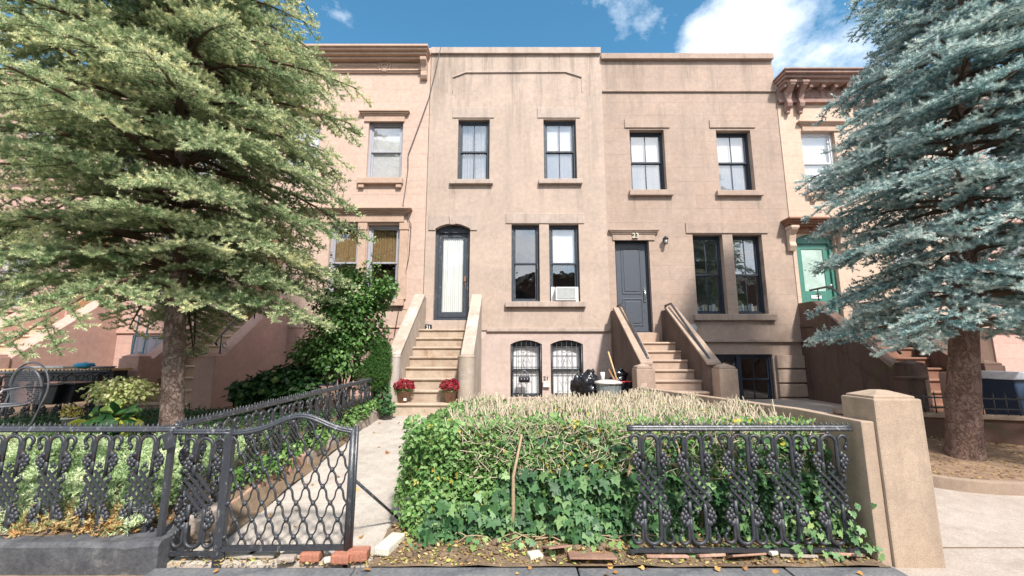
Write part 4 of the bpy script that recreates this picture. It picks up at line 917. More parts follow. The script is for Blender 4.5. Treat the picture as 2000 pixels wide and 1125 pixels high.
# stake with plate lashed against it
# right run
fence('iron_fence', (.876, 3.30, 0), 0, 5, .933, 'black cast-iron fence panel standing in front of the ivy hedge', L=1.70, first=.16, pitch=.338, post=((.0, -.02, .1, .012), (1.02, -.02, .1, .012)))
# inner run beside the path
L = math.hypot(.33, 3.95)
t = fence('iron_fence', (-2.63, 3.42, 0), math.atan2(3.95, .33), 11, .93, 'black cast-iron fence climbing beside the path to the stoop', L=L, first=.2, pitch=L / 11.3, tilt=math.atan2(.14, L))
# far-left terrace fence
L = 1.95
t = fence('iron_fence', (-8.0, 5.75, .48), math.atan2(.95, 1.75), 6, .74, 'black cast-iron fence behind the wire mesh garden chair', L=L, first=.16, pitch=.33, H=.70, post=((1.95, .0, .76, .02),))
for c in t.children:
    if c.name.startswith('cast_panel'): c.scale = (1, 1, .86)
# black painted kerb
m = MB(); XK0, XK1 = -9, -2.5
prof = [(3.2, -.05), (3.19, .15), (3.215, .178), (3.5, .185), (3.5, -.05)]
N = 60; V = []; 
for i in range(N + 1):
    x = XK0 + (XK1 - XK0) * i / N
    for (y, z) in prof:
        d = noise.noise(Vector((x * 5, y * 4, z * 9))) * .012 + (noise.noise(Vector((x * 22, y * 9, z * 25))) * .03 if x > -2.75 else 0)
        V.append((x, y + d, z + d * .5))
F = []
for i in range(N):
    for k in range(5): F.append((i * 5 + k, i * 5 + (k + 1) % 5, (i + 1) * 5 + (k + 1) % 5, (i + 1) * 5 + k))
F.append((N * 5, N * 5 + 1, N * 5 + 2, N * 5 + 3, N * 5 + 4)); m.add(V, F); o = m.build('retaining_kerb', 'blackstone'); setorg(o, (-5, 3.3, 0)); tag(o, 'thick black painted stone kerb under the left iron fence', 'kerb')

# gate
gate = empty('gate', (-2.12, 3.3, 0), 'black iron gate with wavy diamond lattice, rosettes and arched top rail', 'gate')
GL = .90; gz0, gz1 = .10, .885
def gtop(x):
    u = x / GL; return .125 * (math.exp(-((u - .56) / .27) ** 2)) - .125 * math.exp(-((.56) / .27) ** 2) * (1 - u)
c = cresting(GL + .03, .90, rise=gtop, sp=.03, h=.03, r=.02); c.build('top_rail', 'ironrail', gate, local=True)
m = MB(); m.box(0, GL, -.016, .016, gz0 - .016, gz0 + .016); m.build('bottom_rail', 'ironrail', gate, local=True)
m = MB(); m.box(-.012, .012, -.016, .016, gz0, .9); m.build('stile', 'ironrail', gate, local=True)
m = MB(); m.tube([(GL + .01, 0, -.03), (GL + .01, 0, .93)], .024, 10); m.tube([(GL + .03, .02, -.03), (GL + .03, .02, .95)], .016, 8); m.build('post', 'ironrail', gate, local=True)
m = MB(); dx, dz = .125, .116; rows = 8
def node(i, j): return (.02 + i * dx * .5, gz0 + .075 + j * dz)
segs = []
for s in (1, -1):
    for st_ in range(-16, 32):
        if st_ % 2: continue
        P = []
        for j10 in range(-10 * 1, 10 * rows + 1):
            j = j10 / 10; jf = math.floor(j); fr = j - jf; e = fr + .13 * math.sin(2 * pi * fr)
            x = .02 + (st_ + s * (jf + e)) * dx * .5; z = gz0 + .075 + j * dz
            if .0 <= x <= GL and gz0 <= z <= .89 + gtop(x): P.append((x, s * .005, z))
            else:
                if len(P) > 2: segs.append((P, s))
                P = []
        if len(P) > 2: segs.append((P, s))
for P, s in segs: m.tube(P, .0085 if s < 0 else .0062, 5)
for j in range(rows + 1):
    for i in range(0, 16):
        if (i + j) % 2: continue
        x, z = node(i, j)
        if .01 < x < GL - .01 and z < .87 + gtop(x): m.blob((x, -.006, z), (.018, .018, .019), i + j, .15, 8, 6)
m.build('lattice', 'iron', gate, local=True)
gate.rotation_euler = (0, 0, R(1.0))
m = MB(); m.tube([(-1.19, 3.34, .56), (-.96, 3.95, .03)], .0115, 8); o = m.build('brace_rod', 'ironrail'); setorg(o, (-.96, 3.95, .03)); tag(o, 'thin black rod leaning from the gate post back to the path', 'rod')
m = MB(); m.box(-.04, .04, -.012, .0, -.06, .06); o = m.build('lock_plate', 'ironrail', bevel=.006); o.location = (-2.57, 3.27, .86); o.rotation_euler = (0, R(-22), 0); tag(o, 'tilted rectangular iron plate fixed on top of the stake beside the narrow panel', 'plate')

# ---------------------------------------------------------------- pillar, side walls
pl = empty('pillar', (2.89, 3.4, 0), 'tall square cement pillar with low pyramid cap at the driveway', 'pillar')
m = MB(); m.box(2.71, 3.07, 3.22, 3.54, -.05, 1.165); m.build('shaft', 'pillar', pl, bevel=.012)
m = MB(); z = 1.165; a = [(2.735, 3.245), (3.045, 3.245), (3.045, 3.515), (2.735, 3.515)]; b_ = [(2.85, 3.345), (2.93, 3.345), (2.93, 3.415), (2.85, 3.415)]
V = [(x, y, z) for x, y in a] + [(x, y, z + .016) for x, y in a] + [(x, y, z + .055) for x, y in b_]
m.add(V, [(0, 1, 5, 4), (1, 2, 6, 5), (2, 3, 7, 6), (3, 0, 4, 7), (4, 5, 9, 8), (5, 6, 10, 9), (6, 7, 11, 10), (7, 4, 8, 11), (8, 9, 10, 11)]); m.build('cap', 'pillar', pl, bevel=.004)
m = MB(); P = [(2.66, 3.24), (2.66, 4.0), (2.35, 5.1), (1.97, 6.45), (2.3, 7.4)]; th = .05
V = []
for i, (x, y) in enumerate(P): V += [(x - th, y, 0), (x + th, y, 0), (x + th, y, 1.0), (x - th, y, 1.0)]
F = [(0, 3, 2, 1)]
for i in range(len(P) - 1):
    for k in range(4): F.append((i * 4 + k, i * 4 + (k + 1) % 4, (i + 1) * 4 + (k + 1) % 4, (i + 1) * 4 + k))
F.append(tuple(range((len(P) - 1) * 4, len(P) * 4))); m.add(V, F)
o = m.build('side_wall', 'pillar', bevel=.01); setorg(o, (2.5, 4.5, 0)); tag(o, 'low cement side wall running back from the tall pillar behind the hedge', 'wall')
# kerb round the right tree bed and its mulch
arcp = [(4.15, 5.95), (4.08, 5.3), (4.2, 4.78), (4.6, 4.5), (5.2, 4.42), (6.0, 4.45), (7.5, 4.6), (9, 4.8)]
def strip(P, th, z0f, z1f):
    m = MB(); V = []
    for i, (x, y) in enumerate(P):
        a = Vector(P[min(i + 1, len(P) - 1)]) - Vector(P[max(i - 1, 0)]); a.normalize(); nn = Vector((-a.y, a.x)) * th / 2
        for (sx, zz) in ((-1, z0f), (1, z0f), (1, z1f), (-1, z1f)): V.append((x + nn.x * sx, y + nn.y * sx, zz(x, y)))
    F = [(0, 3, 2, 1)]
    for i in range(len(P) - 1):
        for k in range(4): F.append((i * 4 + k, i * 4 + (k + 1) % 4, (i + 1) * 4 + (k + 1) % 4, (i + 1) * 4 + k))
    F.append(tuple(range((len(P) - 1) * 4, len(P) * 4))); m.add(V, F); return m
def smooth(P, n=5):
    out = []
    for i in range(len(P) - 1):
        p0, p1, p2, p3 = [Vector(P[max(0, min(len(P) - 1, i + k))]) for k in (-1, 0, 1, 2)]
        for k in range(n):
            t = k / n; out.append(tuple(.5 * ((2 * p1) + (p2 - p0) * t + (2 * p0 - 5 * p1 + 4 * p2 - p3) * t * t + (3 * p1 - p0 - 3 * p2 + p3) * t ** 3)))
    out.append(tuple(P[-1])); return out
ap = smooth(arcp)
o = strip(ap, .09, lambda x, y: gz(y) - .05, lambda x, y: gz(y) + .12).build('bed_kerb', 'coping', bevel=.012); setorg(o, (5, 4.5, .1)); tag(o, 'curved concrete kerb round the mulch bed of the blue spruce', 'kerb')
def bedz(x, y): return gz(y) + .07 + .03 * noise.noise(Vector((x * 4, y * 4, 1)))
m = MB(); V = []; F = []
cols = 8
for i, (x, y) in enumerate(ap):
    for k in range(cols):
        yy = y + (6.2 - y) * k / (cols - 1); xx = x + (.02 if y < 5.9 else 0); V.append((xx, yy, bedz(xx, yy)))
for i in range(len(ap) - 1):
    for k in range(cols - 1): F.append((i * cols + k, (i + 1) * cols + k, (i + 1) * cols + k + 1, i * cols + k + 1))
m.add(V, F, True); tag(m.build('mulch_bed', 'mulch'), kind='structure')
# low dark retaining wall and fence behind right tree
wl = empty('retaining_wall', (6.2, 5.8, .2), 'low dark brown retaining wall with stone coping behind the blue spruce trunk', 'wall')
P = [(4.75, 6.35), (9.5, 4.75)]
strip(P, .14, lambda x, y: .1, lambda x, y: .64).build('wall', 'lowwall', wl); strip(P, .2, lambda x, y: .64, lambda x, y: .69).build('coping', 'coping', wl, bevel=.008)
t = empty('railing', (5.0, 6.28, .69), 'low black spiked railing on the coping behind the blue spruce trunk', 'railing'); t.rotation_euler = (0, 0, math.atan2(-1.6, 4.75))
m = MB(); m.box(0, 4.2, -.01, .01, .2, .22); m.box(0, 4.2, -.01, .01, .07, .085); m.build('rail', 'iron', t, local=True)
m = MB()
for k in range(34): x = .06 + k * .125; m.tube([(x, 0, 0), (x, 0, .27)], .008, 5); m.lathe([(.014, 0), (.004, .02), (.001, .045)], (x, 0, .26), 5)
m.build('bars', 'iron', t, local=True)
m = MB(); m.box(6.17, 6.45, 6.65, 6.9, .4, 1.1); m.box(6.15, 6.47, 6.63, 6.92, 1.1, 1.14); o = m.build('gate_post', 'stoop25', bevel=.015); setorg(o, (6.3, 6.8, .4)); tag(o, 'short dark brown square post at the foot of the dark stoop', 'post')
m = MB(); m.box(6.95, 7.3, 5.35, 5.62, .2, 1.02); m.prism([(6.93, 1.02), (7.32, 1.02), (7.125, 1.12)], 5.33, 5.64); o = m.build('gate_post', 'newel23', bevel=.012); setorg(o, (7.1, 5.5, .2)); tag(o, 'light brown pillar cut off by the right edge of the view', 'post')
# stub salmon newel right of spruce trunk and blue bin
m = MB(); m.box(6.72, 7.0, 6.45, 6.72, .4, 1.22); o = m.build('gate_post', 'stoop19', bevel=.03); setorg(o, (6.85, 6.6, .4)); tag(o, 'salmon rounded post just right of the blue spruce trunk', 'post')
t = empty('wheelie_bin', (7.75, 6.5, .45), 'dark blue bin with grey lid behind the low railing at the right edge', 'bin')
m = MB(); m.prism([(7.4, .45), (8.1, .45), (8.16, 1.12), (7.34, 1.12)], 6.25, 6.75); m.build('body', 'bluebin', t, bevel=.03); m = MB(); m.prism([(7.3, 1.12), (8.2, 1.12), (8.12, 1.22), (7.4, 1.24)], 6.2, 6.8); m.build('lid', 'greyframe', t, bevel=.02)

# kerb stones along the left of the path
y = 3.62; k = 0
while y < 7.25:
    Ls = random.uniform(.28, .5); x = -2.58 + .083 * (y - 3.4); jz = random.uniform(-.01, .03)
    m = MB(); z = gz(y) ; z2 = gz(y + Ls)
    m.add([(x - .07, y, z - .05), (x + .03, y, z - .05), (x + .03, y, z + .12 + jz), (x - .06, y, z + .16 + jz), (x - .03, y + Ls - .015, z2 - .05), (x + .06, y + Ls - .015, z2 - .05), (x + .055, y + Ls - .015, z2 + .13 + jz), (x - .035, y + Ls - .015, z2 + .16 + jz)],
          [(0, 1, 2, 3), (7, 6, 5, 4), (0, 4, 5, 1), (1, 5, 6, 2), (2, 6, 7, 3), (3, 7, 4, 0)])
    o = m.build('kerb_stone', 'redstone' if y < 5.6 and k % 4 else 'kerb', bevel=.012); setorg(o, (x, y, z))
    tag(o, ('reddish' if (y < 5.6 and k % 4) else 'pale grey') + ' rough kerb stone in the row between path and climbing iron fence', 'kerb stone', ('reddish' if (y < 5.6 and k % 4) else 'pale grey') + ' kerb stones beside the path'); y += Ls; k += 1

# loose bricks, stone, plates at the front
def block(px, py, w_, d_, h_, mat, rz, label, cat, Y, name, z=None, tilt=0):
    x = FX(px, py, Y); z = z if z is not None else .02
    m = MB(); m.box(-w_ / 2, w_ / 2, -d_ / 2, d_ / 2, 0, h_); o = m.build(name, mat, bevel=min(.012, h_ * .3))
    o.location = (x, Y, z); o.rotation_euler = (tilt, 0, rz); tag(o, label, cat); return o
block(609, 1085, .14, .1, .06, 'brick', .05, 'broken red brick lying under the middle of the gate', 'brick', 3.31, 'brick')
block(668, 1085, .13, .1, .062, 'brick', -.03, 'darker red brick lying under the gate post', 'brick', 3.28, 'brick')
block(700, 1085, .15, .11, .07, 'brick', .04, 'red brick right of the gate post beside the path slab', 'brick', 3.32, 'brick')
block(561, 1088, .12, .07, .035, 'kerb', .1, 'thin grey stone fragment under the left half of the gate', 'stone', 3.29, 'stone')
block(762, 1068, .115, .27, .06, 'whitestone', -.22, 'whitish oblong stone block lying on the earth right of the gate', 'stone', 3.42, 'stone', .05)
block(640, 1084, .05, .05, .03, 'whitestone', .6, 'small pale pebble between the two bricks under the gate', 'stone', 3.27, 'stone')
block(1083, 1075, .17, .26, .012, 'rust', .25, 'rusty metal plate with bolt holes lying on the earth', 'metal plate', 3.36, 'rusty_plate', .08, -.35)
block(1155, 1092, .33, .2, .012, 'rust', -.03, 'wide orange rusted plate near the pavement edge', 'metal plate', 3.27, 'rusty_plate', .06, -.2)
block(1300, 1090, .3, .12, .02, 'redstone', -.02, 'flat brown slab under the left end of the right fence', 'slab', 3.3, 'stone_slab', .04, -.3)
block(1455, 1092, .26, .14, .014, 'rust', .12, 'tilted reddish slab under the middle of the right fence', 'slab', 3.28, 'stone_slab', .05, -.5)
block(1385, 1090, .2, .12, .02, 'redstone', .1, 'brown slab just left of the tilted reddish slab', 'slab', 3.31, 'stone_slab', .04, -.35)
block(1555, 1088, .26, .1, .02, 'kerb', -.08, 'grey brown slab left of the white fragment under the right fence', 'slab', 3.31, 'stone_slab', .04, -.25)
block(1650, 1084, .22, .12, .02, 'redstone', -.1, 'brown slab next to the pillar foot under the fence end', 'slab', 3.3, 'stone_slab', .05, -.35)
block(1505, 1080, .07, .08, .03, 'whitestone', .4, 'white stone fragment under the right fence', 'stone', 3.31, 'stone', .06)
block(1045, 1090, .1, .09, .03, 'whitestone', .3, 'crumpled pale stone fragment left of the rusty plate', 'stone', 3.3, 'stone', .04)

# ---------------------------------------------------------------- rubbish corner
def gcan():
    x, y, z0 = FX(1188, 750, 8.1), 8.1, .45
    t = empty('trash_can', (x, y, z0), 'galvanised ribbed trash can with rust-stained lid', 'trash can')
    m = MB(); V = []; N = 64
    for j, (rr, z) in enumerate(((.205, 0), (.21, .02), (.24, .5), (.248, .51))):
        for k in range(N):
            a = 2 * pi * k / N; q = rr + (.006 if (k // 2) % 2 and 0 < j < 3 else 0); V.append((x + q * math.cos(a), y + q * math.sin(a), z0 + z))
    m.add(V, [(j * N + k, j * N + (k + 1) % N, (j + 1) * N + (k + 1) % N, (j + 1) * N + k) for j in range(3) for k in range(N)] + [tuple(range(N))[::-1]]); m.build('drum', 'galv', t)
    m = MB(); m.lathe([(.265, -.03), (.268, 0), (.25, .015), (.12, .04), (.01, .045)], (x, y, z0 + .52), 32); m.build('lid', 'rustlid', t)
gcan()
def bag(px, py, Y, r, seed, label):
    x, z = FX(px, py, Y), FZ(py, Y); m = MB(); m.blob((x, Y, z), r, seed, .22, 22, 16)
    m.tube([(x + r[0] * .1, Y, z + r[2] * .85), (x + r[0] * .3, Y, z + r[2] * 1.05), (x + r[0] * .5, Y, z + r[2] * 1.12)], [.06, .03, .05], 8)
    o = m.build('trash_bag', 'bag'); setorg(o, (x, Y, z - r[2])); tag(o, label, 'trash bag', 'black trash bags')
bag(1132, 760, 8.5, (.17, .17, .26), 1, 'low black trash bag slumped against the right barred window')
bag(1150, 755, 8.25, (.22, .18, .27), 2, 'black trash bag immediately left of the galvanised can')
bag(1208, 738, 8.6, (.18, .16, .16), 5, 'black trash bag heaped behind the can under the wooden stick')
x = FX(1222, 760, 8.1); t = empty('trash_bin', (x, 8.1, .45), 'square bin lined with black plastic right of the galvanised can', 'bin')
m = MB(); m.prism([(x - .14, .45), (x + .16, .45), (x + .19, .97), (x - .17, .97)], 8.0, 8.35); m.build('liner', 'bag', t, bevel=.02); m = MB(); m.box(x - .16, x + .12, 7.98, 8.06, .975, .99); m.build('board', 'redpaint', t)
for (a, b, nm, lb, mt, rr) in (((1188, 687), (1207, 745), 'broom_stick', 'long pale wooden stick leaning in the trash behind the can', 'wood', .017), ((1189, 722), (1203, 743), 'wooden_stick', 'short dark wooden stick lying across the bags', 'darkwood', .022)):
    m = MB(); m.tube([(FX(*a, 8.5), 8.5, FZ(a[1], 8.5)), (FX(*b, 8.3), 8.3, FZ(b[1], 8.3) - .05)], rr, 8); o = m.build(nm, mt); tag(o, lb, 'stick')
m = MB(); x, z = FX(1177, 737, 8.3), FZ(737, 8.3); m.lathe([(.035, 0), (.045, .16)], (x, 8.3, z - .06), 12); o = m.build('paper_cup', 'white'); tag(o, 'white paper cup standing among the trash bags behind the can', 'cup')

# ---------------------------------------------------------------- terrace furniture, far left
def meshchair():
    x, y, z0 = -6.2, 5.25, .50; t = empty('garden_chair', (x, y, z0), 'grey wire mesh garden chair with rounded back in front of the terrace fence', 'chair', rz=R(-8))
    m = MB(); rim = [(.235 * math.sin(a) * (1 if abs(a) < 2 else 1), .19 - .03 * math.cos(a), .56 + .27 * math.cos(a)) for a in np.linspace(-2.3, 2.3, 25)]
    m.tube(rim, .014, 8); rim2 = [(.30 * math.sin(a), .21, .58 + .31 * math.cos(a)) for a in np.linspace(-1.9, 1.9, 25)]; m.tube([(-.25, .1, .02)] + rim2 + [(.25, .1, .02)], .012, 8); m.build('frame', 'chair', t, local=True)
    m = MB()
    for k in range(-13, 14):
        u = k / 13 * .225; h = .27 * math.sqrt(max(0, 1 - (u / .235) ** 2)); m.tube([(u, .17 + .05 * (u / .23) ** 2 - .02, .37), (u, .16 + .03 * (u / .23) ** 2, .56 + h * .98)], .003, 4)
    for k in range(18):
        z = .38 + k * .025; h = .235 * math.sqrt(max(0, 1 - max(0, (z - .56) / .27) ** 2)) if z > .56 else .235; m.tube([(-h + .005, .19, z), (-h / 2, .16, z), (0, .15, z), (h / 2, .16, z), (h - .005, .19, z)], .003, 4, ref=(0, 0, 1))
    m.build('back_mesh', 'chair', t, local=True)
    m = MB(); m.tube([(.24 * math.cos(a), -.05 + .22 * math.sin(a), .38) for a in np.linspace(0, 2 * pi, 25)[:-1]], .012, 6, closed=True)
    for k in range(-10, 11): u = k / 10 * .22; h = .21 * math.sqrt(1 - (u / .235) ** 2); m.tube([(u, -.05 - h, .38), (u, -.05 + h, .38)], .003, 4, ref=(0, 0, 1)); m.tube([(-h * 1.05, -.05 + u * .95, .38), (h * 1.05, -.05 + u * .95, .38)], .003, 4, ref=(0, 0, 1))
    m.build('seat', 'chair', t, local=True)
    for s in (-1, 1):
        m = MB(); m.tube([(s * .25, .18, .58), (s * .27, 0, .6), (s * .27, -.2, .58), (s * .25, -.25, .5), (s * .24, -.2, .02)], .011, 8); m.build('armrest', 'chair', t, local=True)
meshchair()
def flared(px, py, Y, label):
    x, z = FX(px, py, Y), FZ(py, Y); m = MB(); t = empty('planter_box', (x, Y, z - .14), label, 'planter', 'black boxes on the terrace fence')
    m.prism([(x - .09, z - .14), (x + .08, z - .14), (x + .13, z + .10), (x - .13, z + .09)], Y - .12, Y + .1); m.build('box', 'blackplastic', t, bevel=.015)
    m = MB(); m.prism([(x - .14, z + .09), (x + .14, z + .10), (x + .14, z + .13), (x - .12, z + .14)], Y - .14, Y + .12); m.build('rim', 'blackplastic', t, bevel=.008)
flared(112, 768, 5.9, 'black flared box just behind the mesh chair back'); flared(146, 765, 6.0, 'black flared box further right of the mesh chair, above the yellow flowers')
t = empty('table', (-7.55, 7.1, .53), 'long wooden topped table with black frame cluttered with things on the terrace', 'table')
m = MB(); m.box(-8.2, -6.6, 6.8, 7.4, 1.22, 1.26); m.build('tabletop', 'wood', t, bevel=.008); m = MB(); m.box(-8.15, -6.65, 6.84, 7.36, 1.06, 1.22); m.build('apron', 'tableblack', t)
for sx in (-8.1, -6.7):
    for sy in (6.87, 7.33): m = MB(); m.box(sx - .03, sx + .03, sy - .03, sy + .03, .5, 1.06); m.build('leg', 'tableblack', t)
m = MB(); m.box(-7.9, -7.3, 6.9, 7.2, 1.262, 1.3); o = m.build('tray', 'lightgrey', bevel=.02); setorg(o, (-7.6, 7, 1.26)); tag(o, 'flat grey tray on the left half of the terrace table', 'tray')
m = MB(); m.blob((-7.05, 7.0, 1.31), (.16, .1, .05), 3, .2, 12, 8); o = m.build('cloth', 'bluecloth'); setorg(o, (-7.05, 7, 1.26)); tag(o, 'crumpled bright blue cloth on the terrace table', 'cloth')
m = MB(); m.lathe([(.13, 0), (.16, .03), (.155, .035), (.12, .01)], (-6.78, 7.05, 1.262), 18); o = m.build('pan', 'chair'); setorg(o, (-6.78, 7.05, 1.26)); tag(o, 'shallow grey pan at the right end of the terrace table', 'pan')
t = empty('ladder', (-6.95, 7.7, .5), 'blue-grey metal ladder frame standing behind the terrace table', 'ladder')
for s in (-.08, .12):
    m = MB(); m.tube([(-6.85 + s, 7.6, .5), (-6.98 + s, 7.9, 2.2)], .016, 8); m.build('rail', 'bluepole', t)
m = MB(); [m.tube([(-6.85 - .08 - .13 * k / 5, 7.6 + .3 * k / 5, .5 + 1.7 * k / 5), (-6.85 + .12 - .13 * k / 5, 7.6 + .3 * k / 5, .5 + 1.7 * k / 5)], .01, 6, ref=(0, 0, 1)) for k in range(1, 5)]; m.build('rungs', 'bluepole', t)

# ---------------------------------------------------------------- foliage
def leafcloud(n, ells, shell=.65):
    """points in a union of ellipsoids, biased to the outer shell"""
    P = []; N = []
    vol = np.array([e[3] * e[4] * e[5] for e in ells]) ** (2 / 3); vol /= vol.sum()
    for e, q in zip(ells, vol):
        k = int(n * q) + 1; d = unit(rnd(k)); r = rng.uniform(shell, 1.03, (k, 1)) ** .8
        # uneven outline
        lump = np.array([1 + .22 * noise.noise(Vector(v) * 2.2 + Vector((e[0], e[1], e[2]))) for v in d])[:, None]
        P.append(np.array(e[:3]) + d * r * lump * np.array(e[3:6])); N.append(d)
    return np.concatenate(P), np.concatenate(N)
def bushleaves(name, n, ells, size, mat, parent, tmpl=LEAF, shell=.5, droop=-.5, tone=(.15, .75), nrm=.9):
    P, N = leafcloud(n, ells, shell); k = len(P)
    nn = N * .6 + rnd(k) * nrm * .6 + np.array((0, -.15, .55)); T = N * .7 + rnd(k) * .6 + np.array((0, 0, droop))
    return scatter(name, *tmpl, P, nn, T, rng.uniform(.65, 1.2, k) * size, rng.uniform(*tone, k) + rng.normal(0, .08, k), mat, parent)

def spruce(root, base, lean, H, zmin, Rf, seed, mat, bark, r0, per=20, dens=1.0, droop=.18, nlen=.024, blen=.1, tonebase=.5, uptip=.25, skip=None, twl=.14):
    global rng
    rs = random.Random(seed); bx, by, bz = base
    def axis(z):   # trunk centre at height z above base
        return Vector((bx + lean[0] * z, by + lean[1] * z, bz + z))
    m = MB(); N = 40; nn = 28; V = []; F = []
    for i in range(N + 1):
        z = -.1 + (H + .1) * i / N if i > 14 else -.1 + 2.2 * i / 14
        if i > 14: z = 2.1 + (H - 2.1) * (i - 14) / (N - 14)
        c = axis(z); rr = r0 * (1 - .93 * max(0, z) / H) * (1 + .2 * math.exp(-max(0, z) * 5.5))
        for k in range(nn):
            a = 2 * pi * k / nn; d = Vector((math.cos(a), math.sin(a), 0)); q = noise.noise(Vector((math.cos(a) * 3, math.sin(a) * 3, z * 1.6 + seed))) * .07 + noise.noise(Vector((math.cos(a) * 9, math.sin(a) * 9, z * 6))) * .05
            V.append(c + d * rr * (1 + q))
    for i in range(N):
        for k in range(nn): F.append((i * nn + k, i * nn + (k + 1) % nn, (i + 1) * nn + (k + 1) % nn, (i + 1) * nn + k))
    m.add(V, F, True); m.build('trunk', bark, root)
    limbs = MB(); A = []; B = []; T = []; SA = []; SB = []; SR = []
    z = zmin; k = 0
    while z < H - .4:
        az = k * 2.39996 + rs.uniform(-.3, .3); k += 1
        L = Rf(z, az) * (rs.uniform(.82, 1.08) if k % 3 else rs.uniform(.4, .7))
        c = axis(z); d = Vector((math.cos(az), math.sin(az), 0)); side = Vector((-d.y, d.x, 0))
        bend = rs.uniform(-.12, .12); rise = rs.uniform(.12, .34); dr = droop * rs.uniform(.75, 1.25)
        pts = []
        for i in range(11):
            s = i / 10; h = rise * s * L - dr * L * s * s + uptip * L * max(0, s - .7) ** 2
            pts.append(c + d * (L * s) + side * (bend * L * s * s) + Vector((0, 0, h)))
        limbs.tube(pts, [max(.006, .032 * (1 - .85 * i / 10) * (L / 2.0)) for i in range(11)], 5)
        limb_tone = rs.uniform(-.17, .14)
        s = .22; flip = 1
        while s < 1.0:
            i = min(9, int(s * 10)); fr = s * 10 - i; p = pts[i].lerp(pts[i + 1], fr); tang = (pts[i + 1] - pts[i]).normalized()
            flip = -flip; l2 = min(.7, (.18 + .46 * (1 - s) * min(L, 2.2) / 1.5 + .12) * rs.uniform(.7, 1.15)); 
            if s < .4: l2 *= .8
            sd = Vector((-tang.y, tang.x, 0)).normalized() * flip
            ang = rs.uniform(.75, 1.1); d2 = (tang * math.cos(ang) + sd * math.sin(ang) + Vector((0, 0, rs.uniform(-.30, .02)))).normalized()
            SA.append(p); q = p + d2 * l2 - Vector((0, 0, .10 * l2)); SB.append(q); SR.append(.006)
            # the secondary branch itself
            nsec = max(2, int(l2 / .08)); tw = rs.uniform(-.14, .14) + limb_tone
            for j in range(nsec):
                u0, u1 = j / nsec, (j + 1.15) / nsec
                a_ = p + (q - p) * u0; b_ = p + (q - p) * u1
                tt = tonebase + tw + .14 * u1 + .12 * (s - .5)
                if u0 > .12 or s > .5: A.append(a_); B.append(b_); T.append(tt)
                for fl in (1, -1, 0):
                    if rs.random() > dens or (u0 < .15 and s < .5): continue
                    sd3 = Vector((-d2.y, d2.x, 0)).normalized() * fl
                    if fl == 0:
                        if rs.random() > .6: continue
                        sd3 = Vector((rs.uniform(-.4, .4), rs.uniform(-.4, .4), 1)).normalized()
                    an = rs.uniform(.6, .95)
                    d3 = (d2 * math.cos(an) + sd3 * math.sin(an) + Vector((0, 0, rs.uniform(-.05, .45)))).normalized()
                    l3 = twl * rs.uniform(.65, 1.2) * (1 - .35 * u0); a3 = a_ + (b_ - a_) * rs.random() * .6
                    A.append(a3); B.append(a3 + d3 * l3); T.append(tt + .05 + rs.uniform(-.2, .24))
            s += rs.uniform(.045, .07) / (L / 2.0) * 1.0
        e0 = pts[9]; e1 = pts[10] + (pts[10] - pts[9]).normalized() * .08
        for j in range(6):
            a_ = pts[7 + j // 2] ; 
        for j in range(7, 10): A.append(pts[j]); B.append(pts[j + 1]); T.append(tonebase + .1)
        A.append(e0); B.append(e1); T.append(tonebase + .15)
        z += blen * .45 * rs.uniform(.7, 1.3) if k % 12 else blen * 5.2 * rs.uniform(.8, 1.2)
    limbs.build('limbs', 'twig', root)
    A = np.array([tuple(v) for v in A]); B = np.array([tuple(v) for v in B]); T = np.array(T)
    SA = np.array([tuple(v) for v in SA]); SB = np.array([tuple(v) for v in SB])
    sticks('twigs', SA, SB, .007, .002, 'twig', root)
    # twigs a camera could never see closely (rear half, and above the view) carry fewer, larger needles
    print('twigs', len(A))
    key = ((A[:, 1] > by + .5) | (A[:, 2] > 7.2))
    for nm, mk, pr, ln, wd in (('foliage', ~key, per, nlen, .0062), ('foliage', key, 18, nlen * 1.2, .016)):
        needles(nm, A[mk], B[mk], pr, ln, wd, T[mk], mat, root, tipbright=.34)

tA = empty('spruce_tree', (-4.3, 5.5, .4), 'tall pale green spruce with layered needled branches over the left garden', 'tree', 'spruce trees in front gardens')
def RA(z, az):
    r = 2.5 if z < 5.4 else 2.5 - (z - 5.2) * .42
    r *= 1 + .10 * math.sin(z * 5.1 + az * 2)
    if math.cos(az) > .2: r *= .92 if z > 3.5 else .82
    return max(.5, r)
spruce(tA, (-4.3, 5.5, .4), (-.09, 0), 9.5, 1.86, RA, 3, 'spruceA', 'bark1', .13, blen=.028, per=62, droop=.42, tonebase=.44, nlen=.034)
tB = empty('spruce_tree', (5.45, 5.3, .2), 'tall blue spruce with silvery needles beside the driveway', 'tree', 'spruce trees in front gardens')
def RB(z, az):
    r = 2.1 if z < 5.4 else 2.1 - (z - 5) * .35
    r *= 1 + .12 * math.sin(z * 4.3 + az * 3 + 1)
    if math.cos(az) < 0: r *= .77 if z > 2.6 else .66
    return max(.5, r)
spruce(tB, (5.45, 5.3, .2), (.165, 0), 9.3, 1.62, RB, 11, 'spruceB', 'bark2', .165, blen=.030, per=62, droop=.38, tonebase=.46, nlen=.034)

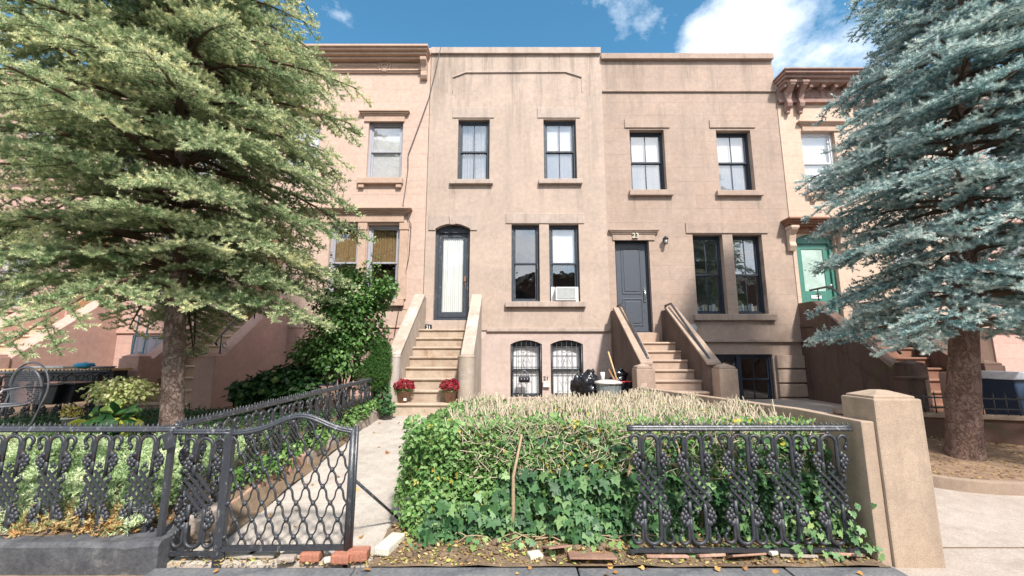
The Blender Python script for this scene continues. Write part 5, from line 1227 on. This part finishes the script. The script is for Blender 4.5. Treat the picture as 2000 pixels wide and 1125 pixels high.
# juniper ground cover behind the left fence
n_ = 12000; X = rng.uniform(-7.6, -2.75, n_); Y = rng.uniform(3.32, 5.0, n_)
hgt = np.array([.17 + .50 * min(1, max(0, (y - 3.3) / 1.1)) ** .6 * (.75 + .35 * noise.noise(Vector((x * 1.4, y * 1.7, 3)))) + .13 * noise.noise(Vector((x * 5, y * 5, 0))) for x, y in zip(X, Y)]) - .03
A = np.stack([X, Y, hgt], 1); d = rnd(n_) * .5 + np.array((0, -.45, .55)); B = A + unit(d) * rng.uniform(.05, .12, (n_, 1))
front = np.clip((Y - 3.32) / .35, 0, 1); pat = np.array([noise.noise(Vector((x * 3, y * 3, 9))) for x, y in zip(X, Y)])
tn = np.clip((.60 + .45 * pat) + rng.normal(0, .06, n_), .38, 1); dry = (front < .75) & (hgt < .27) & (pat < .15); tn[dry] = rng.uniform(0, .3, dry.sum())
o = needles('ground_cover', A, B, 18, .034, .012, tn, 'juniper', None, tipbright=.15); tag(o, 'pale green juniper ground cover with dry orange patches behind the left fence', 'ground cover', kind='stuff')
# darker low cover further back
n_ = 16000; X = rng.uniform(-7.4, -2.7, n_); Y = rng.uniform(4.9, 7.2, n_); Z = np.array([gardz(x, y) for x, y in zip(X, Y)]) + rng.uniform(0, .09, n_)
P = np.stack([X, Y, Z], 1); o = scatter('ground_cover', *LEAF, P, rnd(n_) * .5 + (0, -.3, .8), rnd(n_), rng.uniform(.025, .05, n_), rng.uniform(0, 1, n_), 'darkcover'); tag(o, 'low dark green ground cover round the left spruce trunk', 'ground cover', kind='stuff')
# plants at the inner fence foot
ells = [(-2.62 + .083 * (y - 3.4) + random.uniform(-.12, .12), y, gz(y) + .2 + random.uniform(0, .08), .13, .16, .12) for y in np.linspace(4.1, 7.2, 13)]
o = bushleaves('ground_cover', 2600, ells, .055, 'shrub', None, LOBED, tone=(.3, 1)); tag(o, 'leafy low plants along the foot of the climbing iron fence', 'ground cover', kind='stuff')

def stems(parent, base, tips, r=.012, mat='twig'):
    m = MB()
    for tp in tips:
        b = Vector(base); t = Vector(tp); mid = b.lerp(t, .5) + Vector((random.uniform(-.05, .05), random.uniform(-.05, .05), .06)); m.tube([b, mid, t], [r, r * .7, r * .3], 5)
    m.build('stems', mat, parent)
# big shrub left of stoop
def at(px, py, Y): return (FX(px, py, Y), Y, FZ(py, Y))
t = empty('shrub', at(690, 800, 7.4)[:2] + (.5,), 'large leafy green shrub rising left of the stoop marked 21', 'shrub')
E = []
for (px, py, r) in ((700, 600, .42), (665, 640, .5), (735, 580, .36), (690, 545, .3), (630, 680, .42), (715, 650, .42), (660, 700, .42), (755, 560, .22), (600, 690, .3), (645, 590, .3)):
    p = at(px, py, 7.2 + random.uniform(-.35, .3)); E.append((*p, r, r * .8, r * .85))
bushleaves('leaves', 9500, E, .075, 'shrub', t, LEAF, shell=.25, tone=(.1, .85)); stems(t, (-2.9, 7.3, .5), [e[:3] for e in E], .016)
# thin shoots at the top
sh = MB(); LP = []
for k in range(16):
    b = Vector(at(random.uniform(640, 770), random.uniform(520, 580), 7.2)); tip = b + Vector((random.uniform(-.15, .25), random.uniform(-.1, .1), random.uniform(.12, .34))); sh.tube([b, b.lerp(tip, .5) + Vector((.02, 0, .02)), tip], .004, 4)
    for q in range(9): LP.append(tuple(b.lerp(tip, q / 8) + Vector((random.uniform(-.03, .03), 0, random.uniform(-.03, .03)))))
sh.build('shoots', 'twig', t); LP = np.array(LP); k = len(LP); scatter('leaves', *LEAF, LP, rnd(k) + (0, -.5, .5), rnd(k), rng.uniform(.04, .07, k), rng.uniform(.4, .9, k), 'shrub', t)
# dwarf conifer
t = empty('conifer_shrub', (FX(738, 770, 7.35), 7.45, .5), 'dense dwarf conifer shrub tucked against the left stoop wall', 'shrub')
E = [(*at(728, 700, 7.3), .27, .25, .34), (*at(745, 690, 7.35), .14, .14, .2), (*at(725, 735, 7.2), .25, .22, .24), (*at(740, 720, 7.25), .18, .16, .25)]
P, N_ = leafcloud(5200, E, .8); needles('foliage', P, P + unit(N_ + (0, 0, .6)) * .06, 12, .022, .008, np.clip(rng.uniform(.2, .8, len(P)), 0, 1), 'conifer', t); stems(t, (FX(735, 770, 7.35), 7.4, .45), [e[:3] for e in E], .02)
# dark hydrangea
t = empty('shrub', (FX(520, 780, 6.9), 6.9, .5), 'dark leafy hydrangea shrub with green flower heads in the left garden', 'shrub')
E = [(*at(px, py, 6.9 + random.uniform(-.2, .2)), .26, .22, .2) for px, py in ((480, 765), (520, 750), (560, 735), (600, 730), (545, 775), (590, 765))]
bushleaves('leaves', 3600, E, .095, 'darkshrub', t, LEAF, shell=.3, tone=(0, .7)); stems(t, (FX(540, 790, 6.9), 6.9, .5), [e[:3] for e in E], .012)
m = MB(); P, N_ = leafcloud(900, [(*at(px, py, 6.62), .06, .06, .05) for px, py in ((487, 752), (512, 765), (537, 742), (470, 775))], .9); scatter('flower_heads', *LEAF, P, N_, rnd(len(P)), np.full(len(P), .018), rng.uniform(.9, 1, len(P)), 'darkshrub', t)
# ivy on the newel
t = empty('ivy_plant', (FX(745, 790, 7.3), 7.3, .45), 'dark ivy climbing the foot of the left stoop newel', 'ivy')
bushleaves('leaves', 420, [(*at(745, 770, 7.3), .14, .12, .3), (*at(755, 795, 7.2), .12, .1, .12)], .07, 'ivy', t, IVY, .7); stems(t, (FX(745, 800, 7.3), 7.3, .45), [at(745, 750, 7.3), at(755, 770, 7.25)], .008, 'vine')

# potted plants
def pot(px, py_base, Y, r, h, mat, label, leaves, name='potted_plant', mt='variegated', n=900, size=.05, spread=(.3, .25, .16), tm=LEAF, tone=(.1, 1), droop=-.2):
    x, _, z = at(px, py_base, Y); t = empty(name, (x, Y, z), label, 'potted plant')
    m = MB(); m.lathe([(r * .78, 0), (r, h * .88), (r * 1.08, h * .88), (r * 1.08, h), (r * .95, h), (r * .93, h - .02), (.001, h - .02)], (x, Y, z), 24); m.build('pot', mat, t)
    bushleaves('leaves', n, [(x, Y, z + h + spread[2] * .7, *spread)], size, mt, t, tm, .3, droop, tone); stems(t, (x, Y, z + h - .03), [(x + random.uniform(-.7, .7) * spread[0], Y, z + h + spread[2]) for _ in range(7)], .006, 'vine'); return t
pot(232, 812, 5.3, .13, .18, 'greypot', 'pale variegated bushy plant in a grey pot beside the spruce trunk', 1, n=1300, size=.05, spread=(.36, .3, .17))
pot(216, 868, 4.9, .15, .2, 'greenpot', 'yellow-striped hosta in a green pot behind the left fence', 1, mt='hosta', n=110, size=.19, spread=(.24, .2, .09), tone=(.1, 1), droop=-.1)
pot(135, 838, 5.35, .08, .14, 'white', 'small pot of yellow and white flowers under the black boxes', 1, mt='yellowflower', n=160, size=.035, spread=(.12, .1, .1))
m = MB(); m.box(-2.93, -2.8, 3.4, 3.5, .18, .31); m.box(-2.94, -2.79, 3.39, 3.51, .31, .325); o = m.build('small_planter', 'greypot', bevel=.008); setorg(o, (-2.87, 3.45, .18)); tag(o, 'small empty dark grey pot behind the last fence panel near the gate', 'pot')
def mum(px, pyb, Y, zb, label):
    x = FX(px, 775, Y); t = empty('potted_plant', (x, Y, zb), label, 'potted plant', 'red chrysanthemums on the steps')
    m = MB(); m.lathe([(.085, 0), (.12, .19), (.128, .19), (.128, .21), (.11, .21)], (x, Y, zb), 20); m.build('basket', 'basket', t)
    for k in range(20): pass
    P, N_ = leafcloud(1300, [(x, Y, zb + .27, .19, .18, .13)], .93); mk = P[:, 2] > zb + .24; P, N_ = P[mk], N_[mk]; k = len(P)
    scatter('flowers', *LEAF, P, N_ + rnd(k) * .4, rnd(k), rng.uniform(.025, .042, k), rng.uniform(0, 1, k), 'mum', t)
    bushleaves('leaves', 500, [(x, Y, zb + .24, .165, .155, .08)], .04, 'shrub', t, LOBED, .5); return t
mum(787, 785, 7.62, .65, 'red chrysanthemum in a woven basket at the left of the stoop steps'); mum(880, 785, 7.6, .649, 'red chrysanthemum half hidden behind the hedge at the right of the stoop steps')
m = MB(); x = FX(787, 775, 7.5); m.box(x + .01, x + .06, 7.505, 7.51, .69, .735); o = m.build('price_tag', 'white'); setorg(o, (x, 7.5, .69)); tag(o, 'small white tag on the left chrysanthemum basket', 'tag')

# ---------------------------------------------------------------- hedge
hg = empty('hedge', (.9, 4.2, .1), 'overgrown hedge of small leaves and ivy with pale cut twigs along its top', 'hedge')
HX0, HX1, HY0, HY1 = -.92, 2.52, 3.52, 5.25
def hedge_xlim(y): return 2.52 if y < 4.0 else 2.52 - .29 * (y - 4.0)
def htop(x, y): return   .905 + .13 * noise.noise(Vector((x * 1.7, y * 1.7, 0))) + .04 * noise.noise(Vector((x * 5, y * 5, 3))) - .2 * max(0, (-.5 - x)) / .4 - .11 * (max(0, 3.85 - y) / .3) ** 2
def hfront(x, z): return 3.52 + .06 * max(0, z - .55) / .35 + .15 * noise.noise(Vector((x * 2, z * 3, 5))) + (.22 * max(0, 1 - (x + .95) / .35) ** 2 if x < -.6 else 0)
def hleft(y, z): return -.93 + .1 * noise.noise(Vector((y * 2, z * 3, 2))) + (.12 if z < .25 else 0) + .2 * (max(0, z - .6) / .3) ** 2
def hedge_points(n, zlo=.1, zhi=.93, mode='front'):
    out = []; nr = []
    while len(out) < n:
        u = random.random()
        if u < .62:
            x = random.uniform(HX0, HX1); z = zlo + (zhi - zlo) * random.random(); y = hfront(x, z) + abs(random.gauss(0, .07)); out.append((x, y, z + gz(y))); nr.append((0, -1, .25))
        elif u < .78:
            y = random.uniform(3.55, 5.2); z = random.uniform(zlo, zhi); x = hleft(y, z) + abs(random.gauss(0, .06)); out.append((x, y, z * (.9 - gz(y)) / .9 + gz(y))); nr.append((-1, -.3, .2))
        else:
            y = random.uniform(3.5, 5.25); x = random.uniform(HX0 + .02, hedge_xlim(y)); out.append((x, y, htop(x, y) - abs(random.gauss(0, .06)))); nr.append((0, -.3, 1))
    return np.array(out), np.array(nr)
P, N_ = hedge_points(21000); 
# privet: denser on left, upper
keepp = np.array([random.random() < (1.0 if p[0] < -.1 else (.95 if p[2] > .58 else .36)) for p in P]); P, N_ = P[keepp], N_[keepp]; k = len(P)
topm = (N_[:, 2] > .9) & (P[:, 0] > -.3); kp = ~topm | (rng.random(k) < .85); P, N_ = P[kp], N_[kp]; k = len(P)
ex = 1500; ey = rng.uniform(3.55, 5.2, ex); exx = rng.uniform(-.8, 2.45, ex); exx = np.minimum(exx, np.array([hedge_xlim(b) - .05 for b in ey])); P = np.concatenate([P, np.stack([exx, ey, np.array([htop(a, b) for a, b in zip(exx, ey)]) + rng.uniform(-.03, .07, ex)], 1)]); N_ = np.concatenate([N_, np.tile((0, -.3, 1.), (ex, 1))]); k = len(P)
tn = rng.uniform(.2, .85, k); tn[rng.random(k) < .025] = .97
tn[(P[:, 0] > .2) & (rng.random(k) < .04)] = .94
scatter('privet_leaves', *LOBED, P, N_ * .8 + rnd(k) * .6 + (0, -.1, .4), rnd(k) + (0, -.3, -.1), rng.uniform(.03, .06, k), tn, 'privet', hg)
# ivy: lower right, hanging
ip = []; 
while len(ip) < 3300:
    x = random.uniform(-.7, 2.56); z = random.uniform(.06, .84)
    pr_ = .85 if z < .55 else .3 
    if x < -.1: pr_ *= max(0.0, 1 - z / .42)
    if noise.noise(Vector((x * 2.2, z * 2.5, 7))) < -.22: pr_ *= .35
    if random.random() < pr_: ip.append((x, hfront(x, z) - .03 + abs(random.gauss(0, .05)), z))
P = np.array(ip); k = len(P); sc = rng.uniform(.045, .11, k) * (1.1 - .35 * (P[:, 2] > .6))
scatter('ivy_leaves', *IVY, P, rnd(k) * .5 + (0, -1, .45), rnd(k) * .6 + (0, -.2, -1), sc, rng.beta(2.2, 2.6, k) * .95, 'ivy', hg)
# ivy escaping through the fence to the pillar and creeping on the soil
ip = [(random.uniform(2.05, 2.68), random.uniform(3.22, 3.5), random.uniform(.08, .46) * (1 if random.random() < .6 else .6)) for _ in range(170)] + [(random.uniform(-.8, 2.5), random.uniform(3.3, 3.55), random.uniform(.05, .13)) for _ in range(150)]
P = np.array(ip); k = len(P); scatter('ivy_leaves', *IVY, P, rnd(k) * .4 + (.1, -1, .6), rnd(k) * .5 + (0, -.2, -.9), rng.uniform(.03, .065, k), rng.uniform(.4, 1, k), 'ivy', hg)
# inner woody stems
n_ = 500; x = rng.uniform(HX0 + .1, HX1 - .05, n_); y = rng.uniform(3.78, 5.1, n_); x = np.minimum(x, np.array([hedge_xlim(b) - .05 for b in y]))
A = np.stack([x + rng.normal(0, .05, n_), y, np.full(n_, .08)], 1); A[:, 2] = np.array([gz(b) for b in y]); B = np.stack([x + rng.normal(0, .12, n_), y + rng.normal(0, .1, n_), rng.uniform(.5, .88, n_)], 1)
sticks('stems', A, B, .0065, .004, 'vine', hg, 5)
# cut pale twigs on top
n_ = 5600; y = 3.66 + 1.59 * rng.beta(1.7, 1.1, n_); x = rng.uniform(-.75, 2.5, n_); x = np.minimum(x, np.array([hedge_xlim(b) for b in y]) - rng.uniform(0, .25, n_))
keep = rng.random(n_) < np.clip((x + .75) / .9, .06, 1); x, y = x[keep], y[keep]; n_ = len(x)
zt = np.array([htop(a, b) for a, b in zip(x, y)]) + rng.uniform(-.04, .13, n_) 
B = np.stack([x, y, zt], 1); A = B - unit(np.stack([rng.normal(0, .3, n_), rng.normal(0, .25, n_), np.ones(n_)], 1)) * rng.uniform(.12, .3, (n_, 1))
sticks('cut_twigs', A, B, .0058, .0045, 'deadtwig', hg, 4)
# side shoots, some in the front face
n_ = 1700; x = rng.uniform(-.4, 2.5, n_); z = .9 - .4 * rng.random(n_) ** 1.6; yy = np.array([hfront(a, b) for a, b in zip(x, z)]) + rng.uniform(-.02, .08, n_)
A = np.stack([x, yy, z], 1); B = A + unit(np.stack([rng.normal(0, .7, n_), rng.normal(-.4, .4, n_), rng.normal(.7, .5, n_)], 1)) * rng.uniform(.04, .13, (n_, 1)); sticks('side_shoots', A, B, .0036, .0028, 'deadtwig', hg, 4)
m = MB()
for (xa, ya, xb, zb) in ((-.02, 3.5, .08, .86), (.9, 3.55, 1.0, .85), (1.5, 3.6, 1.35, .8), (-.4, 3.7, -.5, .8)):
    m.tube([(xa, ya, .03), (xa + .03, ya - .02, .3), ((xa + xb) / 2 - .02, ya - .03, .55), (xb, ya, zb)], [.018, .016, .013, .008], 7)
for _ in range(26):
    x = random.uniform(-.6, 2.4); P_ = [(x + .08 * q + random.uniform(-.03, .03), 3.46 + random.uniform(-.03, .04), .07 + .04 * math.sin(q + x) + random.uniform(0, .03)) for q in range(6)]; m.tube(P_, .0045, 5)
m.build('branches', 'vine', hg)
# dark core so the far side does not shine through: inner leaves
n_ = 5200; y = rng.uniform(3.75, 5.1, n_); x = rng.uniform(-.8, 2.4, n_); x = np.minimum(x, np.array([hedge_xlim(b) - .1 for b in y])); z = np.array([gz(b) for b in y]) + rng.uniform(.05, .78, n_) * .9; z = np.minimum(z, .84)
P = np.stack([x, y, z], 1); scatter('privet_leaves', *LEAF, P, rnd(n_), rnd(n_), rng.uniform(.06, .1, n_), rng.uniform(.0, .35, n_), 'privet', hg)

# pebbles and clods on the bare earth
m = MB()
for k in range(150):
    x = random.uniform(-.95, 2.6); y = random.uniform(3.22, 3.5); r = random.choice((.008, .012, .018, .028)); m.blob((x, y, .035 + max(0, y - 3.25) * .16 + r * .2), (r * random.uniform(.9, 1.6), r, r * .7), k, .35, 7, 5)
o = m.build('pebbles', 'soil'); tag(o, 'small clods and pebbles in the bare earth before the hedge', 'pebbles', kind='stuff')
# leaf litter
def litter(n, xr, yr, zf, size, mat, label, tone=(0, 1), name='leaf_litter', tm=LEAF):
    x = rng.uniform(*xr, n); y = rng.uniform(*yr, n); z = np.array([zf(a, b) for a, b in zip(x, y)]) + .008
    P = np.stack([x, y, z], 1); o = scatter(name, *tm, P, rnd(n) * .35 + (0, 0, 1), rnd(n) * (1, 1, .1), rng.uniform(*size, n), rng.uniform(*tone, n), mat); tag(o, label, 'leaf litter', kind='stuff')
fz = lambda x, y: .035 + max(0, y - 3.25) * .16 + .018 * noise.noise(Vector((x * 6, y * 6, 0)))
litter(3600, (-.95, 2.62), (3.2, 3.72), fz, (.012, .04), 'litter', 'dry leaf litter scattered on the earth below the hedge')
litter(34, (-2.4, -.95), (3.4, 7.2), lambda x, y: gz(y), (.05, .09), 'orangeleaf', 'scattered orange fallen leaves on the stone path', tm=LOBED)
litter(26, (-2.4, 2.6), (3.08, 3.3), lambda x, y: .025, (.03, .075), 'orangeleaf', 'orange fallen leaves along the edging stones', tm=LOBED)
litter(900, (-6.5, -2.7), (3.36, 3.6), lambda x, y: .19, (.02, .05), 'orangeleaf', 'dry orange needles and leaves along the black kerb top')
litter(1500, (4.2, 8), (4.55, 6.1), bedz, (.015, .045), 'litter', 'dry leaf litter on the mulch under the blue spruce', (0, .7))
litter(500, (-2.45, -.9), (3.22, 3.42), lambda x, y: .015, (.012, .03), 'litter', 'small dry debris under the gate')
# thin broken stones under the gate front edge
for i, (px, w_) in enumerate(((470, .26), (515, .2), (575, .16))):
    block(px, 1075, w_, .1, .03, 'pathstone', random.uniform(-.1, .1), ['broad flat path fragment under the hinge side of the gate', 'flat path fragment second from the gate hinge', 'flat path fragment near the middle of the gate bottom'][i], 'stone', 3.38, 'stone', .015)

# ---------------------------------------------------------------- across the street (mirrored in the windows)
def street_tree(x, y, h, seed, label):
    t = empty('street_tree', (x, y, 0), label, 'tree', 'leafy trees across the street'); m = MB(); m.tube([(x, y, 0), (x + .05, y, h * .3), (x - .05, y, h * .6)], [.22, .17, .1], 10); m.build('trunk', 'bark1', t)
    rr = random.Random(seed); E = [(x + rr.uniform(-1.6, 1.6), y + rr.uniform(-1.5, 1.5), h * rr.uniform(.45, .9), rr.uniform(.8, 1.3), rr.uniform(.8, 1.3), rr.uniform(.6, 1.0)) for _ in range(12)]
    bushleaves('crown', 5000, E, .2, 'shrub', t, LEAF, .4)
street_tree(11.2, -8.8, 10.5, 1, 'leafy street tree behind the viewer, right'); street_tree(13.8, -9.6, 10.5, 2, 'leafy street tree behind the viewer, far right'); street_tree(6.2, -12.5, 7.0, 4, 'leafy street tree behind the viewer, centre')

MT['oppbrick'] = stone('opposite_brick', (.20, .10, .075), (.15, .08, .06), scale=3)
for i, (xa, xb, hh) in enumerate(((-22, -15, 8.6), (-15, -9.5, 8.2), (-9.5, -3.6, 8.9), (-3.6, 1.8, 8.1), (1.8, 7.4, 8.5), (7.4, 13, 8.0), (13, 19, 8.8), (19, 26, 8.3))):
    h = empty('street_house', ((xa + xb) / 2, -16, 0), ['left end', 'second', 'third', 'fourth', 'fifth', 'sixth', 'seventh', 'right end'][i] + ' brick house of the row across the street behind the viewer', 'house', 'houses across the street')
    m = MB(); m.box(xa + .01, xb - .01, -24, -16, 0, hh); m.build('wall', 'oppbrick', h)
    m = MB(); m.box(xa + .01, xb - .01, -16, -15.6, hh - .35, hh + .1); m.build('cornice', 'coping', h)
    for z in (1.4, 4.9):
        for q in range(3):
            x = xa + (xb - xa) * (q + .5) / 3; m = MB(); m.box(x - .45, x + .45, -16, -15.97, z, z + 1.9); m.build('window', 'dark' if (q + i) % 3 else 'blind', h)
print('objects', len(bpy.data.objects))
